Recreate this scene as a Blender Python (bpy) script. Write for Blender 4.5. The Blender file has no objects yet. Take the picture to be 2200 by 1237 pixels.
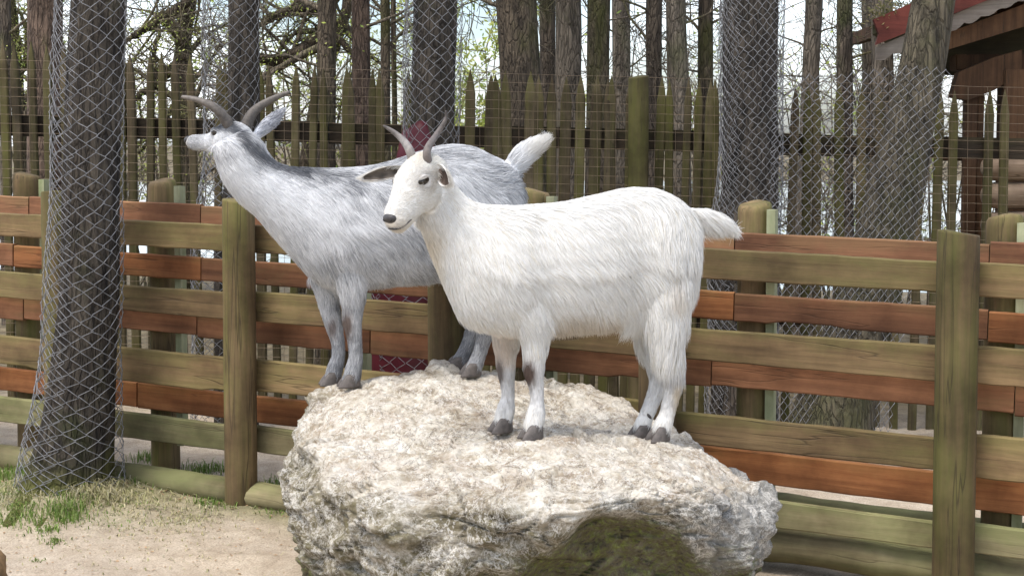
import bpy, bmesh, math, random
import numpy as np
from mathutils import Vector, Matrix, noise

R = math.radians
rnd = random.Random(7)
rng = np.random.default_rng(7)
scene = bpy.context.scene
COL = scene.collection

# ------------------------------------------------------------------ camera
FPX, CU, CV, CAMH, PITCH = 3000.0, 1100.0, 487.0, 1.269, R(3.0)
cam_d = bpy.data.cameras.new("camera")
cam = bpy.data.objects.new("camera", cam_d)
COL.objects.link(cam)
cam.location = (0, 0, CAMH)
cam.rotation_euler = (R(90) - PITCH, 0, 0)
cam_d.sensor_width = 36
cam_d.lens = FPX / 2200 * 36
cam_d.shift_y = -(618.5 - CV) / 2200
cam_d.clip_end = 3000
scene.camera = cam

# ------------------------------------------------------------------ world, sun, exposure
SUN_EL, SUN_AZ = R(66), R(225)      # azimuth clockwise from +Y (north)
world = bpy.data.worlds.new("World")
scene.world = world
world.use_nodes = True
wn, wl = world.node_tree.nodes, world.node_tree.links
wn.clear()
sky = wn.new('ShaderNodeTexSky'); sky.sky_type = 'NISHITA'; sky.sun_disc = False
sky.sun_elevation = SUN_EL; sky.sun_rotation = SUN_AZ; sky.dust_density = 3.0; sky.air_density = 1.0
tc = wn.new('ShaderNodeTexCoord')
mp = wn.new('ShaderNodeMapping'); mp.inputs['Scale'].default_value = (1.0, 1.0, 2.5)
cn = wn.new('ShaderNodeTexNoise'); cn.inputs['Scale'].default_value = 3.2; cn.inputs['Detail'].default_value = 7
cr = wn.new('ShaderNodeValToRGB'); cr.color_ramp.elements[0].position = .42; cr.color_ramp.elements[1].position = .72
mx = wn.new('ShaderNodeMix'); mx.data_type = 'RGBA'
mx.inputs[7].default_value = (7.6, 7.9, 8.3, 1)
bg = wn.new('ShaderNodeBackground'); bg.inputs['Strength'].default_value = .15
wo = wn.new('ShaderNodeOutputWorld')
wl.new(tc.outputs['Generated'], mp.inputs['Vector']); wl.new(mp.outputs['Vector'], cn.inputs['Vector'])
wl.new(cn.outputs['Fac'], cr.inputs['Fac']); wl.new(cr.outputs['Color'], mx.inputs[0])
wl.new(sky.outputs['Color'], mx.inputs[6]); wl.new(mx.outputs[2], bg.inputs['Color'])
wl.new(bg.outputs['Background'], wo.inputs['Surface'])
sun_d = bpy.data.lights.new("sun", 'SUN'); sun_d.energy = 1.4; sun_d.angle = R(20); sun_d.color = (1, .96, .9)
sun = bpy.data.objects.new("sun", sun_d); COL.objects.link(sun)
sv = Vector((math.sin(SUN_AZ) * math.cos(SUN_EL), math.cos(SUN_AZ) * math.cos(SUN_EL), math.sin(SUN_EL)))
sun.rotation_euler = sv.to_track_quat('Z', 'Y').to_euler()
scene.view_settings.view_transform = 'Standard'
scene.view_settings.look = 'None'
scene.view_settings.gamma = 1
scene.view_settings.exposure = 1.10
scene.cycles.max_bounces = 6

# ------------------------------------------------------------------ picture geometry helpers
FW = np.array([0, math.cos(PITCH), -math.sin(PITCH)]); UP = np.array([0, math.sin(PITCH), math.cos(PITCH)])
CAM = np.array([0, 0, CAMH])
def px(u, v, d):
    """world point seen at pixel (u,v) of the 2200-wide photo, d metres in front of the camera"""
    return CAM + d * FW + UP * ((CV - v) / FPX * d) + np.array([(u - CU) / FPX * d, 0, 0])
def on_plane(u, v, o, n):
    r = px(u, v, 1.0) - CAM
    t = np.dot(o - CAM, n) / np.dot(r, n)
    return CAM + r * t
def gz(x):
    return -0.025 * (max(-6, min(6, x)) + 0.983)

# ------------------------------------------------------------------ object helpers
class MB:
    def __init__(s): s.v = []; s.f = []; s.c = []
    def add(s, v, f, c=None):
        o = len(s.v)
        s.v.extend([tuple(map(float, p)) for p in v]); s.f.extend([tuple(i + o for i in q) for q in f])
        if c is not None: s.c.extend(c)
    def tube(s, pts, rad, n=6, cap=True, col=None, squash=None):
        pts = [Vector(p) for p in pts]; m = len(pts)
        if not hasattr(rad, '__len__'): rad = [rad] * m
        V = []; up = None
        for i, p in enumerate(pts):
            t = (pts[min(i + 1, m - 1)] - pts[max(i - 1, 0)]).normalized()
            if up is None:
                up = Vector((0, 0, 1)) if abs(t.z) < .9 else Vector((1, 0, 0))
            a = t.cross(up)
            if a.length < 1e-6: a = t.cross(Vector((1, 0.1, 0)))
            a.normalize(); b = a.cross(t).normalized(); up = b
            for k in range(n):
                w = 2 * math.pi * k / n
                V.append(p + a * (math.cos(w) * rad[i]) + b * (math.sin(w) * rad[i] * (squash or 1)))
        F = [(i * n + k, i * n + (k + 1) % n, (i + 1) * n + (k + 1) % n, (i + 1) * n + k) for i in range(m - 1) for k in range(n)]
        if cap:
            F.append(tuple(range(n - 1, -1, -1))); F.append(tuple((m - 1) * n + k for k in range(n)))
        s.add(V, F, None if col is None else [col] * len(V))
    def box(s, lo, hi):
        x0, y0, z0 = lo; x1, y1, z1 = hi
        s.add([(x0, y0, z0), (x1, y0, z0), (x1, y1, z0), (x0, y1, z0), (x0, y0, z1), (x1, y0, z1), (x1, y1, z1), (x0, y1, z1)],
              [(0, 3, 2, 1), (4, 5, 6, 7), (0, 1, 5, 4), (1, 2, 6, 5), (2, 3, 7, 6), (3, 0, 4, 7)])
    def build(s, name, mat, parent=None, base=None, smooth=True, matrix=None):
        me = bpy.data.meshes.new(name)
        V = s.v
        if base is not None: V = [(a - base[0], b - base[1], c - base[2]) for a, b, c in V]
        me.from_pydata(V, [], s.f)
        if s.c:
            at = me.color_attributes.new('Col', 'FLOAT_COLOR', 'POINT')
            at.data.foreach_set('color', np.array([list(c) + [1] if len(c) == 3 else c for c in s.c], dtype=np.float32).ravel())
        return link(name, me, mat, parent, base, smooth, matrix)
def link(name, me, mat, parent=None, base=None, smooth=True, matrix=None):
    o = bpy.data.objects.new(name, me); COL.objects.link(o)
    if mat: me.materials.append(mat)
    if smooth and len(me.polygons): me.polygons.foreach_set('use_smooth', [True] * len(me.polygons))
    me.update()
    if parent is not None:
        o.parent = parent
        if matrix is not None: o.matrix_local = Matrix.Translation(-Vector(parent['_b'])) @ matrix
        elif base is not None: o.location = Vector(base) - Vector(parent['_b'])
        else: o.location = -Vector(parent['_b'])
    elif matrix is not None: o.matrix_world = matrix
    elif base is not None: o.location = base
    return o
def tag(o, label=None, cat=None, group=None, kind=None):
    if label: o['label'] = label
    if cat: o['category'] = cat
    if group: o['group'] = group
    if kind: o['kind'] = kind
    return o
def thing(name, base, label, cat, group=None):
    o = bpy.data.objects.new(name, None); COL.objects.link(o)
    o.empty_display_size = .05
    o.location = base; o['_b'] = tuple(map(float, base))
    return tag(o, label, cat, group)

# ------------------------------------------------------------------ materials
def mat_new(name):
    m = bpy.data.materials.new(name); m.use_nodes = True
    n, l = m.node_tree.nodes, m.node_tree.links
    b = n['Principled BSDF']; b.inputs['Roughness'].default_value = .8
    b.inputs['Specular IOR Level'].default_value = .3
    return m, n, l, b
def ramp(n, stops):
    r = n.new('ShaderNodeValToRGB'); e = r.color_ramp.elements
    while len(e) < len(stops): e.new(.5)
    for i, (p, c) in enumerate(stops):
        e[i].position = p; e[i].color = (*c, 1) if len(c) == 3 else c
    return r
def mixc(n, l, fac, a, b, mode='MIX'):
    m = n.new('ShaderNodeMix'); m.data_type = 'RGBA'; m.blend_type = mode
    if hasattr(fac, 'links'): l.new(fac, m.inputs[0])
    else: m.inputs[0].default_value = fac
    for i, x in ((6, a), (7, b)):
        if hasattr(x, 'links'): l.new(x, m.inputs[i])
        else: m.inputs[i].default_value = (*x, 1)
    return m.outputs[2]
def coords(n, l, scale, kind='Object', rand=True):
    t = n.new('ShaderNodeTexCoord'); m = n.new('ShaderNodeMapping'); m.inputs['Scale'].default_value = scale
    l.new(t.outputs[kind], m.inputs['Vector'])
    if rand:
        oi = n.new('ShaderNodeObjectInfo'); mu = n.new('ShaderNodeMath'); mu.operation = 'MULTIPLY'; mu.inputs[1].default_value = 37
        l.new(oi.outputs['Random'], mu.inputs[0])
        cb = n.new('ShaderNodeCombineXYZ'); l.new(mu.outputs[0], cb.inputs[0]); l.new(mu.outputs[0], cb.inputs[1]); l.new(mu.outputs[0], cb.inputs[2])
        l.new(cb.outputs[0], m.inputs['Location'])
    return m.outputs['Vector']
def tnoise(n, l, vec, scale, detail=6, rough=.6, dist=0):
    t = n.new('ShaderNodeTexNoise'); t.inputs['Scale'].default_value = scale; t.inputs['Detail'].default_value = detail
    t.inputs['Roughness'].default_value = rough; t.inputs['Distortion'].default_value = dist
    l.new(vec, t.inputs['Vector']); return t.outputs['Fac']
def bump(n, l, b, h, strength=.4, dist=.01):
    bp = n.new('ShaderNodeBump'); bp.inputs['Strength'].default_value = strength; bp.inputs['Distance'].default_value = dist
    l.new(h, bp.inputs['Height']); l.new(bp.outputs['Normal'], b.inputs['Normal'])
def math_(n, l, op, a, b=None):
    m = n.new('ShaderNodeMath'); m.operation = op
    for i, x in enumerate((a, b)):
        if x is None: continue
        if hasattr(x, 'links'): l.new(x, m.inputs[i])
        else: m.inputs[i].default_value = x
    return m.outputs[0]

def wood(name, dark, light, moss=(.10, .11, .025), moss_amt=.5, axis='X', crack=.5, grey=None):
    """weathered timber, grain along the object's own axis"""
    m, n, l, b = mat_new(name)
    st = {'X': (1.2, 22, 22), 'Z': (22, 22, 1.2)}[axis]
    v = coords(n, l, st); g = tnoise(n, l, v, 1.6, 8, .65, .4)
    v1 = coords(n, l, (1, 1, 1)); big = tnoise(n, l, v1, 3.5, 5, .6); kn = tnoise(n, l, v1, 9, 6, .65)
    c = ramp(n, [(.30, dark), (.68, light)]); l.new(g, c.inputs['Fac'])
    col = c.outputs['Color']
    if grey:
        gr = ramp(n, [(.45, (0, 0, 0)), (.7, (1, 1, 1))]); l.new(kn, gr.inputs['Fac']); col = mixc(n, l, gr.outputs['Color'], col, grey)
    sx = {'X': (.9, 6, 5), 'Z': (6, 6, .9)}[axis]
    v3 = coords(n, l, sx); st2 = tnoise(n, l, v3, 1.3, 7, .7, .3)
    mr = ramp(n, [(.62 - .22 * moss_amt, (0, 0, 0)), (.78 - .12 * moss_amt, (1, 1, 1))]); l.new(st2, mr.inputs['Fac'])
    col = mixc(n, l, math_(n, l, 'MULTIPLY', mr.outputs['Color'], min(1, .45 + moss_amt * .5)), col, moss)
    if axis == 'X':      # algae along the upper edge of lying boards
        tcz = n.new('ShaderNodeTexCoord'); sz = n.new('ShaderNodeSeparateXYZ'); l.new(tcz.outputs['Object'], sz.inputs[0])
        az = ramp(n, [(.5, (0, 0, 0)), (.62, (1, 1, 1))])
        l.new(math_(n, l, 'ADD', math_(n, l, 'MULTIPLY', sz.outputs[2], 3.2), math_(n, l, 'ADD', math_(n, l, 'MULTIPLY', kn, .45), math_(n, l, 'MULTIPLY', big, .45))), az.inputs['Fac'])
        col = mixc(n, l, math_(n, l, 'MULTIPLY', az.outputs['Color'], .62 * moss_amt), col, tuple(x * 1.05 for x in moss))
    dr = ramp(n, [(.35, (.5, .47, .45)), (.6, (1, 1, 1))]); l.new(big, dr.inputs['Fac'])
    col = mixc(n, l, 1.0, col, dr.outputs['Color'], 'MULTIPLY')
    cs = {'X': (.35, 7, 7), 'Z': (7, 7, .30)}[axis]
    v4 = coords(n, l, cs); ck = tnoise(n, l, v4, 1.8, 3, .5, .2)
    d = math_(n, l, 'ABSOLUTE', math_(n, l, 'SUBTRACT', ck, .5))
    cm = ramp(n, [(.0, (1, 1, 1)), (.003 + .006 * crack, (0, 0, 0))]); l.new(d, cm.inputs['Fac'])
    col = mixc(n, l, math_(n, l, 'MULTIPLY', cm.outputs['Color'], crack), col, (.035, .024, .014))
    oi = n.new('ShaderNodeObjectInfo'); hv = n.new('ShaderNodeHueSaturation')
    mrng = n.new('ShaderNodeMapRange'); mrng.inputs[3].default_value = .75; mrng.inputs[4].default_value = 1.2
    l.new(oi.outputs['Random'], mrng.inputs[0]); l.new(mrng.outputs[0], hv.inputs['Value']); l.new(col, hv.inputs['Color'])
    l.new(hv.outputs['Color'], b.inputs['Base Color'])
    b.inputs['Roughness'].default_value = .85
    hgt = math_(n, l, 'SUBTRACT', g, math_(n, l, 'MULTIPLY', cm.outputs['Color'], 1.2 * crack))
    bump(n, l, b, hgt, .55, .004)
    return m
M_FRONT = wood('weathered_brown_board', (.115, .075, .036), (.255, .17, .083), (.15, .135, .045), .7, 'X', .55)
M_BACK = wood('red_brown_board', (.165, .072, .036), (.355, .165, .082), (.19, .14, .06), .5, 'X', .35)
M_LOW = wood('mossy_low_board', (.17, .145, .075), (.30, .255, .14), (.17, .18, .07), .9, 'X', .4)
M_POST = wood('round_post_wood', (.088, .061, .029), (.205, .142, .070), (.108, .116, .026), .85, 'Z', .65)
M_PPOST = wood('picket_post_wood', (.07, .055, .025), (.16, .125, .06), (.11, .115, .022), 1.0, 'Z', .5)
M_SLAT = wood('lichen_slat', (.29, .31, .18), (.43, .44, .28), (.2, .25, .09), .5, 'Z', .2)
M_PICK = wood('mossy_picket', (.038, .031, .016), (.125, .096, .052), (.085, .085, .016), .95, 'Z', .5, (.135, .105, .065))
M_RAIL = wood('dark_rail', (.022, .016, .009), (.06, .042, .024), (.05, .05, .015), .4, 'X', .5)
M_HUT = wood('dark_hut_timber', (.055, .027, .012), (.13, .066, .03), (.07, .06, .02), .2, 'Z', .6)
M_HUTX = wood('hut_log', (.13, .088, .055), (.27, .2, .14), (.10, .09, .05), .3, 'X', .7)
M_TRIM = wood('weathered_pale_trim', (.17, .135, .11), (.34, .29, .245), (.2, .18, .14), .4, 'X', .4)
M_RED = wood('faded_red_paint', (.115, .030, .022), (.19, .048, .034), (.15, .04, .03), .2, 'X', .15)

M_ORANGE = wood('orange_brown_board', (.24, .085, .030), (.50, .21, .080), (.22, .16, .06), .35, 'X', .4)
def bark(name, dark, light, moss, moss_amt, foot=0):
    m, n, l, b = mat_new(name)
    v = coords(n, l, (9, 9, 2.2)); g = tnoise(n, l, v, 2.2, 9, .68, .6)
    v1 = coords(n, l, (1, 1, .6)); big = tnoise(n, l, v1, 3.0, 6, .65)
    va = n.new('ShaderNodeVectorMath'); va.operation = 'ADD'
    nv = n.new('ShaderNodeTexNoise'); nv.inputs['Scale'].default_value = 1.1; nv.inputs['Detail'].default_value = 6; l.new(v, nv.inputs['Vector'])
    l.new(v, va.inputs[0]); l.new(nv.outputs['Color'], va.inputs[1])
    vo = n.new('ShaderNodeTexVoronoi'); vo.feature = 'DISTANCE_TO_EDGE'; vo.inputs['Scale'].default_value = 4.6; l.new(va.outputs[0], vo.inputs['Vector'])
    fu = ramp(n, [(.0, (0, 0, 0)), (.16, (1, 1, 1))]); l.new(vo.outputs['Distance'], fu.inputs['Fac'])
    dark = tuple(x * 1.3 for x in dark); light = tuple(x * 1.3 for x in light); moss = tuple(x * 1.25 for x in moss)
    c = ramp(n, [(.36, dark), (.64, light)]); l.new(g, c.inputs['Fac'])
    col = mixc(n, l, math_(n, l, 'MULTIPLY', math_(n, l, 'SUBTRACT', 1.0, fu.outputs['Color']), .28), c.outputs['Color'], tuple(x * .6 for x in dark))
    mr = ramp(n, [(.66 - .3 * moss_amt, (0, 0, 0)), (.80 - .22 * moss_amt, (1, 1, 1))]); l.new(big, mr.inputs['Fac'])
    col = mixc(n, l, math_(n, l, 'MULTIPLY', mr.outputs['Color'], .8), col, moss)
    if foot:
        tz = n.new('ShaderNodeTexCoord'); sz = n.new('ShaderNodeSeparateXYZ'); l.new(tz.outputs['Object'], sz.inputs[0])
        fm = ramp(n, [(.42, (1, 1, 1)), (.62, (0, 0, 0))]); l.new(math_(n, l, 'ADD', math_(n, l, 'MULTIPLY', sz.outputs[2], .9), math_(n, l, 'MULTIPLY', big, .75)), fm.inputs['Fac'])
        col = mixc(n, l, math_(n, l, 'MULTIPLY', fm.outputs['Color'], .85), col, (.115, .12, .022))
    l.new(col, b.inputs['Base Color']); b.inputs['Roughness'].default_value = .95
    bump(n, l, b, math_(n, l, 'ADD', g, math_(n, l, 'MULTIPLY', fu.outputs['Color'], .5)), 1.0, .02)
    return m
M_BARK = bark('grey_brown_bark', (.028, .022, .017), (.12, .095, .07), (.05, .06, .016), .4)
M_BARKR = bark('reddish_bark', (.042, .029, .021), (.145, .10, .072), (.06, .06, .02), .2)
M_BARKM = bark('mossy_bark', (.026, .020, .014), (.11, .085, .058), (.050, .052, .012), .62)
M_BARKL = bark('olive_bark', (.022, .019, .013), (.105, .088, .06), (.055, .056, .02), .45)
M_BARKD = bark('dark_bark', (.014, .012, .010), (.075, .062, .048), (.04, .045, .014), .22)
M_BARKF = bark('dark_bark_mossy_foot', (.016, .013, .011), (.08, .066, .05), (.04, .045, .014), .22, 1)
M_BARKP = bark('pale_bark', (.06, .05, .038), (.18, .15, .115), (.07, .075, .03), .4)
M_TWIG = bark('twig_bark', (.07, .058, .042), (.19, .155, .11), (.15, .15, .05), .6)
M_TWIGP = bark('pale_twig_bark', (.12, .10, .08), (.26, .22, .17), (.2, .19, .08), .5)

def simple(name, col, rough=.7, metal=0., var=.25, scale=8, bmp=.2):
    m, n, l, b = mat_new(name)
    v = coords(n, l, (1, 1, 1)); t = tnoise(n, l, v, scale, 6, .6)
    c = ramp(n, [(.3, tuple(x * (1 - var) for x in col)), (.7, tuple(min(1, x * (1 + var)) for x in col))]); l.new(t, c.inputs['Fac'])
    l.new(c.outputs['Color'], b.inputs['Base Color'])
    b.inputs['Roughness'].default_value = rough; b.inputs['Metallic'].default_value = metal
    if bmp: bump(n, l, b, t, bmp, .004)
    return m
M_WIRE = simple('galvanised_wire', (.20, .20, .205), .55, .25, .45, 30, 0)
M_RUST = simple('rusty_wire', (.20, .15, .10), .7, .2, .4, 30, 0)
M_TARP = simple('red_plastic_sheet', (.075, .008, .014), .5, 0, .3, 5, .3)
M_HOOF = simple('hoof_horn', (.11, .095, .085), .55, 0, .35, 60, .3)
M_NOSE = simple('nose_skin', (.045, .042, .042), .38, 0, .3, 90, .5)
M_DARK = simple('nostril_dark', (.012, .011, .011), .5, 0, .2, 60, 0)
M_EYE = simple('eye_ball', (.028, .022, .016), .07, 0, .2, 40, 0)
M_LID = simple('grey_eyelid', (.20, .185, .165), .7, 0, .25, 60, .3)
M_LEAF = simple('dead_leaf', (.30, .2, .11), .8, 0, .5, 20, 0)
M_SHINGLE = simple('mossy_roof', (.09, .085, .05), .9, 0, .5, 12, .6)

def attr_mat(name, rough=.8, transl=0., sheen=0., bmp=0):
    m, n, l, b = mat_new(name)
    a = n.new('ShaderNodeAttribute'); a.attribute_name = 'Col'
    l.new(a.outputs['Color'], b.inputs['Base Color']); b.inputs['Roughness'].default_value = rough
    b.inputs['Specular IOR Level'].default_value = .2
    if transl:
        tr = n.new('ShaderNodeBsdfTranslucent'); l.new(a.outputs['Color'], tr.inputs['Color'])
        ms = n.new('ShaderNodeMixShader'); ms.inputs[0].default_value = transl
        l.new(b.outputs[0], ms.inputs[1]); l.new(tr.outputs[0], ms.inputs[2])
        l.new(ms.outputs[0], n['Material Output'].inputs['Surface'])
    return m
M_FUR = attr_mat('goat_hair', .6, .42)
M_HIDE = attr_mat('goat_hide', .95)
M_GRASS = attr_mat('grass_blade', .6, .35)
M_LEAVES = attr_mat('young_leaf', .6, .4)
def horn_mat():
    m, n, l, b = mat_new('ridged_horn')
    a = n.new('ShaderNodeAttribute'); a.attribute_name = 'Col'
    v = coords(n, l, (1, 1, 1)); t = tnoise(n, l, v, 70, 6, .6)
    c = ramp(n, [(.3, (.6, .6, .6)), (.7, (1.25, 1.25, 1.25))]); l.new(t, c.inputs['Fac'])
    l.new(mixc(n, l, 1.0, a.outputs['Color'], c.outputs['Color'], 'MULTIPLY'), b.inputs['Base Color'])
    b.inputs['Roughness'].default_value = .6; bump(n, l, b, t, .4, .003)
    return m
M_HORN = horn_mat()

def sand_mat():
    m, n, l, b = mat_new('sandy_ground')
    v = coords(n, l, (1, 1, 1), 'Object', False)
    big = tnoise(n, l, v, 1.3, 6, .6); mid = tnoise(n, l, v, 9, 8, .7); fine = tnoise(n, l, v, 160, 4, .75); dk = tnoise(n, l, v, 42, 3, .6)
    c = ramp(n, [(.25, (.29, .24, .175)), (.5, (.42, .365, .285)), (.75, (.54, .485, .395))]); l.new(mid, c.inputs['Fac'])
    f = ramp(n, [(.32, (.5, .47, .45)), (.5, (1, 1, 1)), (.72, (1.35, 1.33, 1.3))]); l.new(fine, f.inputs['Fac'])
    col = mixc(n, l, .85, c.outputs['Color'], f.outputs['Color'], 'MULTIPLY')
    s = ramp(n, [(.70, (0, 0, 0)), (.74, (1, 1, 1))]); l.new(dk, s.inputs['Fac'])
    col = mixc(n, l, math_(n, l, 'MULTIPLY', s.outputs['Color'], .5), col, (.13, .1, .07))
    a = n.new('ShaderNodeAttribute'); a.attribute_name = 'Col'
    g = ramp(n, [(.35, (.10, .115, .035)), (.5, (.19, .195, .08)), (.65, (.30, .28, .15))]); l.new(mid, g.inputs['Fac'])
    sg_ = n.new('ShaderNodeSeparateColor'); l.new(a.outputs['Color'], sg_.inputs[0])
    fl_ = ramp(n, [(.35, (.06, .05, .03)), (.55, (.15, .125, .075)), (.7, (.24, .2, .13))]); l.new(mid, fl_.inputs['Fac'])
    col = mixc(n, l, sg_.outputs[1], col, fl_.outputs['Color'])
    gf = math_(n, l, 'MULTIPLY', sg_.outputs[0], math_(n, l, 'ADD', mid, .45))
    gf = math_(n, l, 'MINIMUM', gf, 1.0)
    gg = mixc(n, l, .8, g.outputs['Color'], f.outputs['Color'], 'MULTIPLY')
    col = mixc(n, l, gf, col, gg)
    pk = ramp(n, [(.4, (.9, .86, .84)), (.65, (1.05, 1.0, .95))]); l.new(big, pk.inputs['Fac'])
    col = mixc(n, l, 1., col, pk.outputs['Color'], 'MULTIPLY')
    l.new(col, b.inputs['Base Color']); b.inputs['Roughness'].default_value = .95
    h = math_(n, l, 'ADD', math_(n, l, 'MULTIPLY', fine, .5), mid)
    bump(n, l, b, h, .8, .012)
    return m
M_SAND = sand_mat()
def water_mat():
    m, n, l, b = mat_new('added_water_surface')
    b.inputs['Base Color'].default_value = (.16, .19, .2, 1); b.inputs['Roughness'].default_value = .12
    b.inputs['Specular IOR Level'].default_value = .6
    v = coords(n, l, (.5, 1.5, 1), 'Object', False); t = tnoise(n, l, v, 1.5, 4, .6); bump(n, l, b, t, .15, .05)
    return m
M_WATER = water_mat()

# ------------------------------------------------------------------ ground
FA = px(515, 700, 5.04)[:2]; FB = px(2050, 700, 4.01)[:2]
FE = (FB - FA) / np.linalg.norm(FB - FA)             # along the board fence, towards the right
FN = np.array([FE[1], -FE[0]])                        # towards the camera
T1 = np.array(px(160, 900, 5.12))
def axis_vals(lo, hi, a, b, fine, far):
    v = [a]
    s = fine
    while v[-1] < b: v.append(v[-1] + fine)
    s = fine
    while v[-1] < hi: s *= 1.22; v.append(v[-1] + min(s, far))
    w = [a]; s = fine
    while w[-1] > lo: s *= 1.22; w.append(w[-1] - min(s, far))
    return np.array(sorted(set(w[1:] + v)))
gx = axis_vals(-400, 400, -2.6, 2.2, .03, 40); gy = axis_vals(-30, 900, 3.0, 7.0, .03, 40)
GV = []; GC = []
def ground_z(x, y, detail=True):
    z = gz(x)
    if y > 14: z -= min(1.6, (y - 14) * .12)
    if y > 95: z += min(3.5, (y - 95) * .08)
    if detail:
        z += .014 * noise.noise((x * 2.1, y * 2.1, 3)) + .009 * noise.noise((x * 7, y * 7, 1)) - .012 * max(0, noise.noise((x * 11, y * 8, 4)) - .25)
        dx, dy = x - T1[0], y - T1[1]
        r = math.hypot(dx, dy * 1.1)
        z += .07 * math.exp(-(r / .28) ** 2) 
        z += .022 * math.exp(-(((x + 1.30) / .12) ** 2 + ((y - 4.85) / .07) ** 2)) * (1 + noise.noise((x * 20, y * 20, 2)))
    return z
for y in gy:
    for x in gx:
        GV.append((x, y, ground_z(x, y)))
        dx, dy = x - T1[0], y - T1[1]
        side = float(np.dot(np.array([x, y]) - FA, FN))
        g = .95 * math.exp(-((dx / .55) ** 2 + (dy / .33) ** 2))
        g = max(g, .8 * math.exp(-(((x + .85) / .6) ** 2 + ((side - .02) / .16) ** 2)))
        ff = max(0, min(1, (y - 6.6) / .8))
        g = max(0, min(1, g + .35 * (noise.noise((x * 5, y * 5, 7))) * (1 if g > .1 else 0)))
        GC.append((g, ff, 0))
nx, ny = len(gx), len(gy)
mb = MB(); mb.add(GV, [(j * nx + i, j * nx + i + 1, (j + 1) * nx + i + 1, (j + 1) * nx + i) for j in range(ny - 1) for i in range(nx - 1)], GC)
tag(mb.build('ground', M_SAND), kind='structure')
mb = MB(); mb.add([(-390, 16.5, -.75), (390, 16.5, -.75), (390, 104, -.75), (-390, 104, -.75)], [(0, 1, 2, 3)])
tag(mb.build('added_water', M_WATER), kind='structure')  # water plane added to reflect sky and brighten the far background

# ------------------------------------------------------------------ board fence (front layer)
def fence_pt(u, off=0.0):
    """plan point of the fence line seen at column u, off metres behind it"""
    o = np.array([FA[0], FA[1], 0]) - np.array([FN[0], FN[1], 0]) * off
    return on_plane(u, 900, o, np.array([FN[0], FN[1], 0]))[:2]
ANG = math.atan2(FE[1], FE[0])
TILT = math.atan(-.025 * FE[0])
def board_mesh(L, h, t, seed):
    """a sawn board: length along x, thickness y, height z, worn edges"""
    r = random.Random(seed); n = max(6, int(L / .05)); V = []; Fc = []
    ch = .004
    for i in range(n + 1):
        x = L * i / n
        top = h / 2 + .006 * noise.noise((x * 1.3, seed, 1)) + .0022 * noise.noise((x * 14, seed, 2))
        bot = -h / 2 + .005 * noise.noise((x * 1.1, seed, 4)) + .0028 * noise.noise((x * 13, seed, 5))
        if noise.noise((x * 3.0, seed * 3.1, 9)) > .42: bot += .008
        y0 = .004 * noise.noise((x * 1.0, seed, 8)) 
        for (y, z) in ((-t / 2 + y0, bot + ch), (-t / 2 + y0, (bot * .34 + top * .66)), (-t / 2 + y0, top - ch), (-t / 2 + ch + y0, top), (t / 2 - ch + y0, top), (t / 2 + y0, top - ch), (t / 2 + y0, bot + ch), (t / 2 - ch + y0, bot), (-t / 2 + ch + y0, bot)):
            V.append((x, y, z))
    k = 9
    for i in range(n):
        for j in range(k): Fc.append((i * k + j, (i + 1) * k + j, (i + 1) * k + (j + 1) % k, i * k + (j + 1) % k))
    Fc.append(tuple(range(k))); Fc.append(tuple(n * k + j for j in range(k - 1, -1, -1)))
    mb = MB(); mb.add(V, Fc); return mb
def put_board(name, u0, u1, off, ztop, h, t, mat, parent, seed, dz=0, roll=0):
    p0 = fence_pt(u0, off); p1 = fence_pt(u1, off); L = np.linalg.norm(p1 - p0)
    z0 = gz(p0[0]) + ztop - h / 2 + dz
    m = Matrix.Translation((p0[0], p0[1], z0)) @ Matrix.Rotation(ANG, 4, 'Z') @ Matrix.Rotation(-TILT + roll, 4, 'Y')
    return board_mesh(L, h, t, seed).build(name, mat, parent, None, False, m)
def post_mesh(r, h, seed, top='flat', n=20):
    V = []; Fc = []
    prof = [(r * 1.02, -.15), (r * 1.01, 0)] + [(r, h * i / 10) for i in range(1, 10)]
    if top == 'flat': prof += [(r, h - .006), (r * .97, h), (r * .6, h + .001)]
    elif top == 'dome': prof += [(r, h - .032), (r * .96, h - .013), (r * .86, h - .004), (r * .5, h)]
    elif top == 'point': prof += [(r, h - .09), (r * .45, h - .02)]
    for (rr, z) in prof:
        for k in range(n):
            a = 2 * math.pi * k / n
            q = rr * (1 + .035 * noise.noise((math.cos(a) * 1.5, math.sin(a) * 1.5, z * 1.2 + seed)) + .012 * noise.noise((math.cos(a) * 5, math.sin(a) * 5, z * 2 + seed)))
            V.append((q * math.cos(a), q * math.sin(a), z + (.008 * math.cos(a + seed) if z > h - .03 else 0)))
    m = len(prof)
    for i in range(m - 1):
        for k in range(n): Fc.append((i * n + k, i * n + (k + 1) % n, (i + 1) * n + (k + 1) % n, (i + 1) * n + k))
    V.append((0, 0, h + .002)); c = len(V) - 1
    for k in range(n): Fc.append(((m - 1) * n + k, (m - 1) * n + (k + 1) % n, c))
    mb = MB(); mb.add(V, Fc); return mb
pb = fence_pt(1100)
fence = thing('board_fence', (pb[0], pb[1], gz(pb[0])), 'brown plank fence right behind the boulder, its boards fixed behind stout round posts', 'fence')
POSTS = [(-330, 1.09), (130, 1.10), (517, 1.10), (957, 1.09), (1412, 1.08), (2053, 1.10), (2560, 1.08)]
for i, (u, h) in enumerate(POSTS):
    p = fence_pt(u)
    post_mesh(.059, h, i * 3.3).build('post', M_POST, fence, None, True, Matrix.Translation((p[0], p[1], gz(p[0]))) @ Matrix.Rotation(i * 1.3 + .5, 4, 'Z'))
FT, FOFF = .026, .078
rows = [(1.01, .098), (.765, .105), (.515, .125), (.27, .10)]
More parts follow.
